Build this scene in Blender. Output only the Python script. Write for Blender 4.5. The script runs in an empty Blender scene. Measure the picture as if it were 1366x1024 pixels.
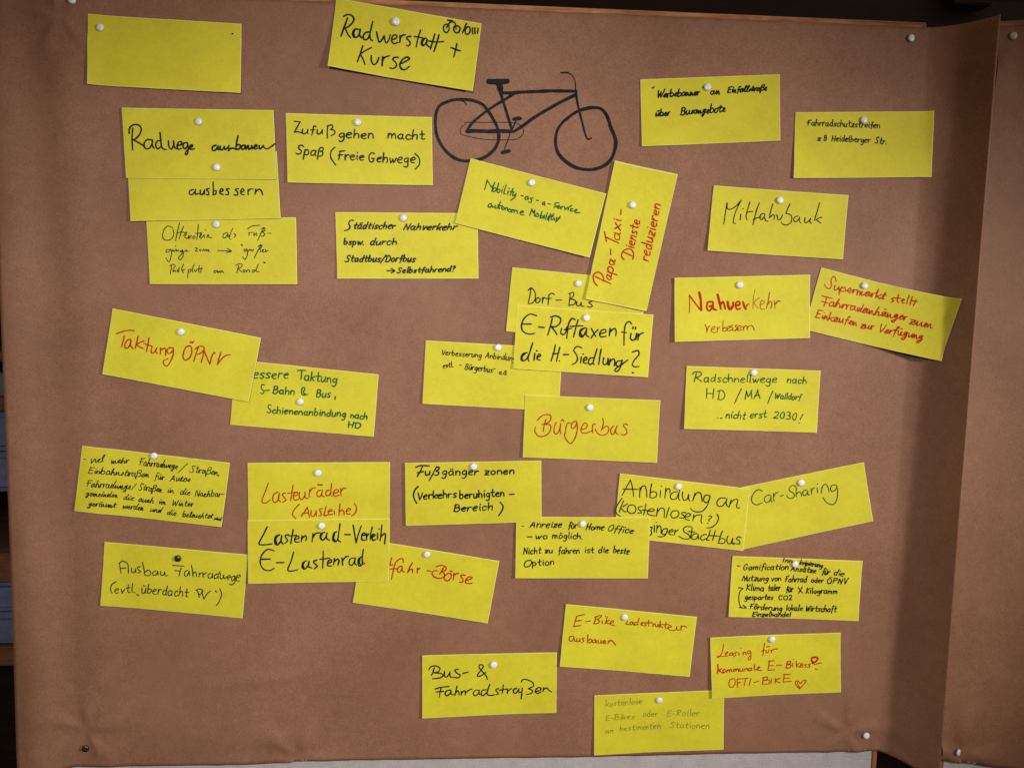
import bpy, math, random
import numpy as np
from mathutils import Vector, Matrix, noise

scn = bpy.context.scene
col = scn.collection
random.seed(11)

# ------------------------------------------------------------------ camera
F_PX, CAM_D, TX, TY = 1026.0, 1.12448547, -0.08430764, -0.06404042
Z0 = 1.25                                   # height of the board's reference line above the floor
def _rot(ax, ay):
    cx, sx, cy, sy = math.cos(ax), math.sin(ax), math.cos(ay), math.sin(ay)
    return np.array([[cy, 0, sy], [0, 1, 0], [-sy, 0, cy]]) @ np.array([[1, 0, 0], [0, cx, -sx], [0, sx, cx]])
RC = _rot(TX, TY)
def W(x, v, h):                             # board coordinates (right, up, out of the board) -> world
    return Vector((x, -h, Z0 + v))
cam = bpy.data.cameras.new('camera')
cam_o = bpy.data.objects.new('camera', cam); col.objects.link(cam_o)
cam.sensor_fit = 'HORIZONTAL'; cam.sensor_width = 36.0
cam.lens = 36.0 * F_PX / 1366.0
cam.clip_start = 0.02; cam.clip_end = 60
def _wv(a): return Vector((a[0], -a[2], a[1]))
m = Matrix.Identity(4)
for i in range(3):
    c = _wv(RC[:, i])
    for j in range(3): m[j][i] = c[j]
m.translation = W(0, 0, CAM_D)
cam_o.matrix_world = m
scn.camera = cam_o

# ------------------------------------------------------------------ light
world = bpy.data.worlds.new('World'); scn.world = world; world.use_nodes = True
bg = world.node_tree.nodes['Background']
bg.inputs[0].default_value = (1.0, 0.70, 0.50, 1); bg.inputs[1].default_value = 0.165
def lamp(name, loc, target, power, size, angle, blend, color):
    d = bpy.data.lights.new(name, 'SPOT'); d.energy = power; d.shadow_soft_size = size
    d.spot_size = math.radians(angle); d.spot_blend = blend; d.color = color
    o = bpy.data.objects.new(name, d); col.objects.link(o); o.location = loc
    o.rotation_euler = (Vector(target) - Vector(loc)).to_track_quat('-Z', 'Y').to_euler()
    return o
lamp('ceiling_spot_right', W(2.00, 0.22, 1.62), W(-0.10, -0.30, 0), 190, 0.07, 50, 1.0, (1.0, 0.95, 0.90))
lamp('ceiling_spot_middle', W(-0.30, 0.45, 1.9), W(-0.04, -0.30, 0), 102, 0.07, 58, 1.0, (1.0, 0.98, 0.96))
scn.view_settings.view_transform = 'Standard'
scn.view_settings.look = 'None'
scn.view_settings.exposure = 0.0
scn.view_settings.gamma = 1.0

# ------------------------------------------------------------------ helpers
def bp(px, py, h=0.0):
    """photograph pixel -> (x, v) on the plane h metres in front of the board"""
    d = RC @ np.array([(px - 683.0) / F_PX, -(py - 512.0) / F_PX, -1.0])
    t = (CAM_D - h) / -d[2]
    return d[0] * t, d[1] * t

def mk(name, verts, faces, mat, parent=None, origin=None, smooth=False, mats=None, fmat=None):
    """verts in world space; object origin at `origin`"""
    if origin is None: origin = Vector((0, 0, 0))
    me = bpy.data.meshes.new(name)
    me.from_pydata([tuple(Vector(v) - origin) for v in verts], [], faces)
    for mm in (mats or [mat]): me.materials.append(mm)
    if fmat is not None: me.polygons.foreach_set('material_index', fmat)
    if smooth: me.polygons.foreach_set('use_smooth', [True] * len(me.polygons))
    me.update()
    o = bpy.data.objects.new(name, me); col.objects.link(o)
    if parent is not None:
        o.parent = parent
        o.location = origin - parent.location
    else: o.location = origin
    return o
def tag(o, label=None, cat=None, group=None, kind=None):
    for k, v in (('label', label), ('category', cat), ('group', group), ('kind', kind)):
        if v: o[k] = v
    return o
def empty(name, loc):
    o = bpy.data.objects.new(name, None); col.objects.link(o); o.location = loc; o.empty_display_size = .05
    return o
def boxvf(x0, x1, y0, y1, z0, z1, bev=0.0):
    import bmesh
    bm = bmesh.new(); bmesh.ops.create_cube(bm, size=1)
    for v in bm.verts:
        v.co = Vector((x0 if v.co.x < 0 else x1, y0 if v.co.y < 0 else y1, z0 if v.co.z < 0 else z1))
    if bev: bmesh.ops.bevel(bm, geom=bm.edges[:], offset=bev, segments=2, affect='EDGES')
    bm.verts.index_update()
    V = [v.co.copy() for v in bm.verts]; Fc = [[v.index for v in f.verts] for f in bm.faces]
    bm.free(); return V, Fc

# ------------------------------------------------------------------ materials
def new_mat(name):
    m = bpy.data.materials.new(name); m.use_nodes = True
    nt = m.node_tree; b = nt.nodes['Principled BSDF']
    return m, nt, b
def node(nt, t, **kw):
    n = nt.nodes.new(t)
    for k, v in kw.items(): setattr(n, k, v)
    return n
def noise_n(nt, scale, detail=4, rough=.6, vec=None):
    n = node(nt, 'ShaderNodeTexNoise'); n.inputs['Scale'].default_value = scale
    n.inputs['Detail'].default_value = detail; n.inputs['Roughness'].default_value = rough
    if vec: nt.links.new(vec, n.inputs['Vector'])
    return n
def ramp(nt, fac, stops):
    r = node(nt, 'ShaderNodeValToRGB'); e = r.color_ramp.elements
    while len(e) < len(stops): e.new(.5)
    for el, (p, c) in zip(e, stops): el.position = p; el.color = (*c, 1)
    nt.links.new(fac, r.inputs[0]); return r
def mixc(nt, fac, a, b, mode='MIX'):
    n = node(nt, 'ShaderNodeMix', data_type='RGBA', blend_type=mode)
    for s, v in ((0, fac), (6, a), (7, b)):
        if isinstance(v, (int, float)): n.inputs[s].default_value = v
        elif isinstance(v, tuple): n.inputs[s].default_value = (*v, 1)
        else: nt.links.new(v, n.inputs[s])
    return n.outputs[2]
def world_pos(nt):
    g = node(nt, 'ShaderNodeNewGeometry'); return g.outputs['Position']
def bump(nt, b, fac, strength, dist):
    n = node(nt, 'ShaderNodeBump'); n.inputs['Strength'].default_value = strength
    n.inputs['Distance'].default_value = dist
    nt.links.new(fac, n.inputs['Height']); nt.links.new(n.outputs[0], b.inputs['Normal']); return n
def mathn(nt, op, a, b=0.0):
    n = node(nt, 'ShaderNodeMath', operation=op)
    for i, v in enumerate((a, b)):
        if isinstance(v, (int, float)): n.inputs[i].default_value = v
        else: nt.links.new(v, n.inputs[i])
    return n.outputs[0]

def kraft_mat(name, c0, c1):
    m, nt, b = new_mat(name); P = world_pos(nt)
    big = noise_n(nt, 5.5, 3, .55, P); mid = noise_n(nt, 60, 4, .65, P); fine = noise_n(nt, 520, 3, .7, P)
    c = ramp(nt, big.outputs[0], [(.34, c0), (.66, c1)]).outputs[0]
    c = mixc(nt, .38, c, ramp(nt, mid.outputs[0], [(.3, (.40, .40, .40)), (.7, (.60, .60, .60))]).outputs[0], 'OVERLAY')
    c = mixc(nt, .65, c, ramp(nt, fine.outputs[0], [(.32, (.32, .33, .34)), (.68, (.66, .65, .64))]).outputs[0], 'OVERLAY')
    sp = node(nt, 'ShaderNodeTexVoronoi'); sp.inputs['Scale'].default_value = 95; nt.links.new(P, sp.inputs['Vector'])
    wn = noise_n(nt, 70, 1, .5, P)
    k = mathn(nt, 'MULTIPLY', mathn(nt, 'LESS_THAN', sp.outputs['Distance'], .09), mathn(nt, 'GREATER_THAN', wn.outputs[0], .60))
    c = mixc(nt, mathn(nt, 'MULTIPLY', k, .55), c, (.07, .035, .02))
    nt.links.new(c, b.inputs['Base Color'])
    b.inputs['Roughness'].default_value = .62; b.inputs['Specular IOR Level'].default_value = .28
    h = mathn(nt, 'ADD', mathn(nt, 'MULTIPLY', mid.outputs[0], .6), mathn(nt, 'MULTIPLY', fine.outputs[0], .35))
    bump(nt, b, h, .5, .0006)
    return m
M = {}
M['kraft'] = kraft_mat('kraft paper', (.222, .104, .058), (.276, .135, .079))
M['kraft2'] = kraft_mat('kraft paper second sheet', (.222, .100, .050), (.268, .128, .068))

def card_mat(name, col_, edge=False):
    m, nt, b = new_mat(name); P = world_pos(nt)
    fib = noise_n(nt, 700, 3, .7, P); big = noise_n(nt, 14, 3, .5, P); mid = noise_n(nt, 120, 3, .6, P)
    oi = node(nt, 'ShaderNodeObjectInfo')
    c = mixc(nt, .55, col_, ramp(nt, fib.outputs[0], [(.3, (.40, .40, .40)), (.7, (.60, .60, .60))]).outputs[0], 'OVERLAY')
    c = mixc(nt, .5, c, ramp(nt, big.outputs[0], [(.3, (.42, .42, .42)), (.7, (.58, .58, .58))]).outputs[0], 'OVERLAY')
    c = mixc(nt, .30, c, ramp(nt, mid.outputs[0], [(.3, (.42, .42, .42)), (.7, (.58, .58, .58))]).outputs[0], 'OVERLAY')
    v = mathn(nt, 'MULTIPLY_ADD', oi.outputs['Random'], .07); nt.nodes[-1].inputs[2].default_value = .965
    hs = node(nt, 'ShaderNodeHueSaturation'); nt.links.new(c, hs.inputs['Color']); nt.links.new(v, hs.inputs['Value'])
    nt.links.new(hs.outputs[0], b.inputs['Base Color'])
    b.inputs['Roughness'].default_value = .6; b.inputs['Specular IOR Level'].default_value = .3
    bump(nt, b, mathn(nt, 'ADD', fib.outputs[0], mathn(nt, 'MULTIPLY', mid.outputs[0], .6)), .3, .0004)
    return m
M['card'] = card_mat('yellow card', (.585, .525, .022))
M['cardedge'] = card_mat('yellow card cut edge and painted rim highlight', (.74, .68, .20))  # paler yellow for cut sides and a highlight painted around the front border

def ink_mat(name, c, rough=.45, var=.5):
    m, nt, b = new_mat(name); P = world_pos(nt)
    n = noise_n(nt, 260, 3, .7, P)
    lo = tuple(x * (1 - var * .5) for x in c); hi = tuple(min(1, x * (1 + var) + .004) for x in c)
    nt.links.new(ramp(nt, n.outputs[0], [(.35, lo), (.7, hi)]).outputs[0], b.inputs['Base Color'])
    b.inputs['Roughness'].default_value = rough; b.inputs['Specular IOR Level'].default_value = .08
    return m
M['black'] = ink_mat('black marker ink', (.007, .009, .011))
M['bike'] = ink_mat('broad black marker ink', (.010, .009, .010), .5, .9)
M['red'] = ink_mat('red marker ink', (.38, .012, .003))
M['redbrown'] = ink_mat('thin red marker ink', (.30, .032, .006))
M['green'] = ink_mat('green marker ink', (.004, .10, .022))
M['dkgreen'] = ink_mat('dark green marker ink', (.004, .085, .02))
M['pencil'] = ink_mat('faint pencil', (.22, .205, .03), .6, .5)

def plain(name, c, rough=.5, spec=.5, metal=0., sc=40, var=.12, bmp=0):
    m, nt, b = new_mat(name); P = world_pos(nt); n = noise_n(nt, sc, 4, .6, P)
    nt.links.new(ramp(nt, n.outputs[0], [(.3, tuple(x * (1 - var) for x in c)), (.7, tuple(min(1, x * (1 + var)) for x in c))]).outputs[0], b.inputs['Base Color'])
    b.inputs['Roughness'].default_value = rough; b.inputs['Specular IOR Level'].default_value = spec; b.inputs['Metallic'].default_value = metal
    if bmp: bump(nt, b, n.outputs[0], .5, bmp)
    return m
M['pin'] = plain('white plastic', (.74, .76, .84), .28, .5, 0, 60, .03)
M['pin_old'] = plain('yellowed plastic', (.62, .52, .36), .35, .5, 0, 200, .1)
M['pin_dark'] = plain('dark bronze metal', (.09, .075, .05), .3, .5, .8, 300, .3)
M['steel'] = plain('steel needle', (.5, .5, .5), .25, .5, 1.0)
M['hole'] = plain('dark hole', (.02, .018, .005), .9, .1)

def wood_mat(name, c0, c1, c2, stretch=(3, 60, 60), sc=3.0):
    m, nt, b = new_mat(name)
    tc = node(nt, 'ShaderNodeNewGeometry'); mp = node(nt, 'ShaderNodeMapping'); mp.inputs['Scale'].default_value = stretch
    nt.links.new(tc.outputs['Position'], mp.inputs[0])
    n = noise_n(nt, sc, 6, .65, mp.outputs[0]); n2 = noise_n(nt, 24, 4, .6, tc.outputs['Position'])
    c = ramp(nt, n.outputs[0], [(.28, c0), (.5, c1), (.72, c2)]).outputs[0]
    c = mixc(nt, .6, c, ramp(nt, n2.outputs[0], [(.3, (.25, .25, .25)), (.7, (.7, .7, .7))]).outputs[0], 'OVERLAY')
    nt.links.new(c, b.inputs['Base Color']); b.inputs['Roughness'].default_value = .6
    bump(nt, b, n.outputs[0], .5, .001)
    return m
M['frame'] = wood_mat('worn wooden edging', (.14, .045, .014), (.36, .135, .042), (.52, .25, .10), (5, 60, 60))
M['frame_v'] = wood_mat('worn wooden edging upright', (.14, .05, .02), (.30, .11, .045), (.40, .18, .08), (60, 60, 8))
M['darkwood'] = wood_mat('dark brown wood', (.012, .006, .003), (.026, .012, .005), (.042, .02, .009), (1.5, 30, 30))
M['shelfwood'] = wood_mat('brown shelf wood', (.10, .04, .015), (.18, .075, .03), (.24, .11, .05), (2, 30, 30))
M['floor'] = wood_mat('brown floorboards', (.02, .01, .005), (.035, .018, .009), (.05, .026, .013), (2, 20, 20))
M['cloth'] = plain('pale blue cloth', (.15, .18, .29), .85, .2, 0, 60, .2, .002)
M['metal'] = plain('grey green metal', (.16, .17, .15), .5, .5, .3, 40, .15)
M['blackbox'] = plain('black case', (.012, .012, .012), .5, .4)

def felt_mat():
    m, nt, b = new_mat('grey woven felt'); P = world_pos(nt)
    mp = node(nt, 'ShaderNodeMapping'); mp.inputs['Scale'].default_value = (1400, 300, 900); nt.links.new(P, mp.inputs[0])
    n = noise_n(nt, 1.0, 3, .6, mp.outputs[0]); n2 = noise_n(nt, 40, 4, .6, P)
    mp2 = node(nt, 'ShaderNodeMapping'); mp2.inputs['Scale'].default_value = (60, 300, 1300); nt.links.new(P, mp2.inputs[0])
    n3 = noise_n(nt, 1.0, 3, .6, mp2.outputs[0])
    c = ramp(nt, n.outputs[0], [(.3, (.31, .28, .275)), (.7, (.54, .50, .50))]).outputs[0]
    c = mixc(nt, .5, c, ramp(nt, n3.outputs[0], [(.3, (.35, .35, .35)), (.7, (.65, .65, .65))]).outputs[0], 'OVERLAY')
    c = mixc(nt, .4, c, ramp(nt, n2.outputs[0], [(.3, (.4, .4, .4)), (.7, (.6, .6, .6))]).outputs[0], 'OVERLAY')
    nt.links.new(c, b.inputs['Base Color']); b.inputs['Roughness'].default_value = .95; b.inputs['Specular IOR Level'].default_value = .1
    bump(nt, b, n.outputs[0], .7, .001)
    return m
M['felt'] = felt_mat()
# ------------------------------------------------------------------ handwriting alphabet (x-height 10, baseline 0)
GL = {
'a': (10, "8,9 4,10 1,7 1,3 3,0 6,1 8,5 8,9;8,10 8,3 9,0 10,0"), 'b': (9, "1,19 1,10 1,1;1,6 4,10 7,9 8,5 6,1 3,0 1,2"),
'c': (8, "8,8 5,10 2,8 1,4 3,0 6,0 8,2"), 'd': (9.5, "8,8 5,10 2,8 1,4 3,0 6,1 8,5;8,19 8,8 8,2 9.5,0"),
'e': (8.5, "1,5 5,6 8,7.5 7,10 4,10 1,7 1,3 4,0 8,1"), 'f': (7, "8,17 6,19 4,17 4,8 3,-4;1,9 7,10"),
'g': (9, "8,9 5,10 2,8 1,4 4,1 7,4 8,9;8,9 8,0 7,-6 4,-8 1,-6"), 'h': (9, "1,19 1,10 1,0;1,5 4,10 7,9 8,5 8,0"),
'i': (3.5, "2,10 2,4 3,0;2,14.5 2.4,15.4"), 'k': (8, "1,19 1,10 1,0;8,10 5,7 1.5,5;2,5 5,3 8,0"), 'l': (3.5, "2,19 2,8 2,1 3.5,0"),
'm': (13, "1,10 1,4 1,0;1,5 3.5,10 6,8 6.5,0;6.5,5 9,10 11.5,8 12,0"), 'n': (9, "1,10 1,4 1,0;1,5 4,10 7,9 8,5 8,0"),
'o': (9, "5,10 2,8 1,4 3,0 6,0 8,4 8,8 5,10"), 'p': (9, "1,10 1,0 1,-8;1,7 4,10 7,8 8,4 5,0 2,1"),
'r': (7, "1,10 1,4 1,0;1,5 3,9 6,10 7,9"), 's': (8, "8,9 5,10 2,8 3,6 6,4 7,2 4,0 1,1"), 't': (8, "4,17 4,6 4,2 6,0 8,1;1,10 8,11"),
'u': (9, "1,10 1,4 2,0 5,0 7,4 8,10;8,10 8,3 9,0"), 'v': (8, "1,10 2.5,5 4,0;4,0 6,5 8,10"),
'w': (12, "1,10 2,4 3,0;3,0 5,4 6,8;6,8 7,3 8,0;8,0 10,5 12,10"), 'x': (8, "1,10 4,5 8,0;8,10 4,5 1,0"),
'y': (8, "1,10 2,5 5,3;9,10 6,2 2,-8"), 'z': (8, "1,10 8,10;8,10 4,4 1,0;1,0 5,0 8,0;2,5 7,5"),
'\u00e4': (10, "8,9 4,10 1,7 1,3 3,0 6,1 8,5 8,9;8,10 8,3 9,0 10,0;3,14 3.5,15.5;7,14 7.5,15.5"),
'\u00f6': (9, "5,10 2,8 1,4 3,0 6,0 8,4 8,8 5,10;3,14 3.4,15.5;6.5,14 7,15.5"),
'\u00fc': (9, "1,10 1,4 2,0 5,0 7,4 8,10;8,10 8,3 9,0;2.5,14 3,15.5;6,14 6.5,15.5"),
'\u00df': (9, "1,-6 1,6 1.5,15 5,18 8,15 6,11 3,10;3,10 7,9 8.5,5 6,1 2.5,0"),
'A': (13, "7,18 4,9 1,0;7,18 9,9 11,0;2,6 6,7 11,7"), 'B': (11, "2,17 2,8 1,0;1,16 6,18 9,14 6,10 2,9;2,9 8,9 10,5 7,0 1,0"),
'C': (11, "10,15 6,18 2,14 1,7 4,0 10,2"), 'D': (12, "2,17 2,8 2,0;0,16 6,18 11,13 11,5 7,0 1,0"),
'E': (10, "2,17 1.5,8 1,0;2,17 6,17.5 10,18;1.5,9 5,9.5 8,10;1,0 5,0 9,1"), 'F': (10, "3,15 3,8 2,0;1,16 6,17 11,18;0,9 4,9.5 8,10"),
'G': (12, "10,15 6,18 2,14 1,6 4,0 8,1 10,7;10,7 6,7"), 'H': (11, "2,18 1.5,8 1,0;10,18 9.5,8 9,0;1,9 5,9 10,9"),
'I': (5, "2,17 2,8 2,0"), 'K': (10, "2,18 2,8 1,0;10,17 6,12 2,9;2,9 6,4 10,0"), 'L': (9, "3,18 2,8 1,1;1,1 5,0 9,1"),
'M': (14, "1,0 2,9 3,17;3,17 5,10 7,5;7,5 10,11 12,17;12,17 12,8 13,0"), 'N': (11, "1,0 2,9 2.5,16;2.5,16 6,8 9,0;9,0 10,9 11,17"),
'O': (12, "7,18 2,14 1,6 4,0 9,1 11,8 10,15 6,18"), 'P': (10, "2,17 2,8 1,0;1,15 5,18 9,16 8,11 2,9"),
'R': (11, "2,17 2,8 1,0;0,15 5,18 9,16 8,11 3,9;3,9 6,5 10,0"), 'S': (11, "10,15 7,18 3,16 4,11 8,7 8,2 4,0 0,2"),
'T': (11, "6,16 6,8 5,0;0,16 6,17 12,18"), 'V': (10, "1,17 3,8 5,0;5,0 8,9 10,17"), 'W': (14, "1,17 2,8 3,0;3,0 6,7 7,13;7,13 8,6 9,0;9,0 12,9 14,18"),
'X': (10, "1,17 5,8 9,0;9,17 5,8 1,0"), 'Z': (10, "1,17 9,17;9,17 5,8 1,0;1,0 10,0"), '\u00d6': (12, "7,15 2,12 1,6 4,0 9,1 11,7 9,13 6,15;5,18 5,19;9,18 9,19"),
'0': (9, "5,17 2,13 1,5 4,0 7,2 8,9 7,15 5,17"), '2': (9, "1,14 4,17 8,14 6,7 1,0;1,0 5,0 9,0"), '3': (9, "1,16 5,17 7,13 4,9;4,9 8,7 7,1 1,1"),
'-': (7, "1,6 3,6.3 6,6.5"), '.': (3, "1,0 1.6,.4"), ',': (3, "1.5,1 1,-3"), '/': (8, "8,18 4,8 0,-4"), '?': (8, "1,14 5,17 7,13 4,8 4,5;4,0 4.3,.5"),
'!': (4, "2,17 2,5;2,0 2.2,.6"), ' ': (7, ""),
}

# looser forms used where a writer joins the letters
GJ = {
'a': (9, "7,9 3,9 1,4 3,0 6,3 7,9;7,9 7,2 9,1"), 'c': (7, "6,8 3,9 1,4 3,0 7,2"), 'd': (9, "6,8 3,9 1,4 3,0 6,3 7,8;9,18 7,6 7,1 9,1"),
'e': (7, "0,2 4,5 6,8 4,9.5 2,6 2,2 5,0 7,2"), 'g': (8, "7,9 3,9 2,5 4,3 7,9;7,9 6,0 4,-7 1,-6 2,-3 8,2"), 'h': (9, "0,0 2,9 3,18;3,18 2,9 2,0;2,5 5,9 6.5,6 7,0 9,1"),
'i': (4, "2,9 2,2 4,1;3,14 3.5,15"), 'l': (5, "2,4 5,16 3.5,19 2,10 3,1 5,1"), 'm': (11, "1,9 2,0;2,0 3,7 4.5,8 5.5,0;5.5,0 6.5,7 8,8 9,0 11,1"),
'n': (8, "1,9 2,0;2,0 3.5,7 5,8 6,0 8,1"), 'r': (6, "1,9 2,0;2,0 3,8 6,9"), 's': (6, "2,1 4.5,9 6,4 3,0"), 't': (7, "4,16 3,6 3,1 6,1;1,10 7,11"),
'u': (9, "1,9 2,1 4.5,1 7,9;7,9 7.5,1 9,1"), '\u00e4': (9, "7,9 3,9 1,4 3,0 6,3 7,9;7,9 7,2 9,1;3,14 6,14.5"), '\u00fc': (9, "1,9 2,1 4.5,1 7,9;7,9 7.5,1 9,1;3,13 6,14"),
}

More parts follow.
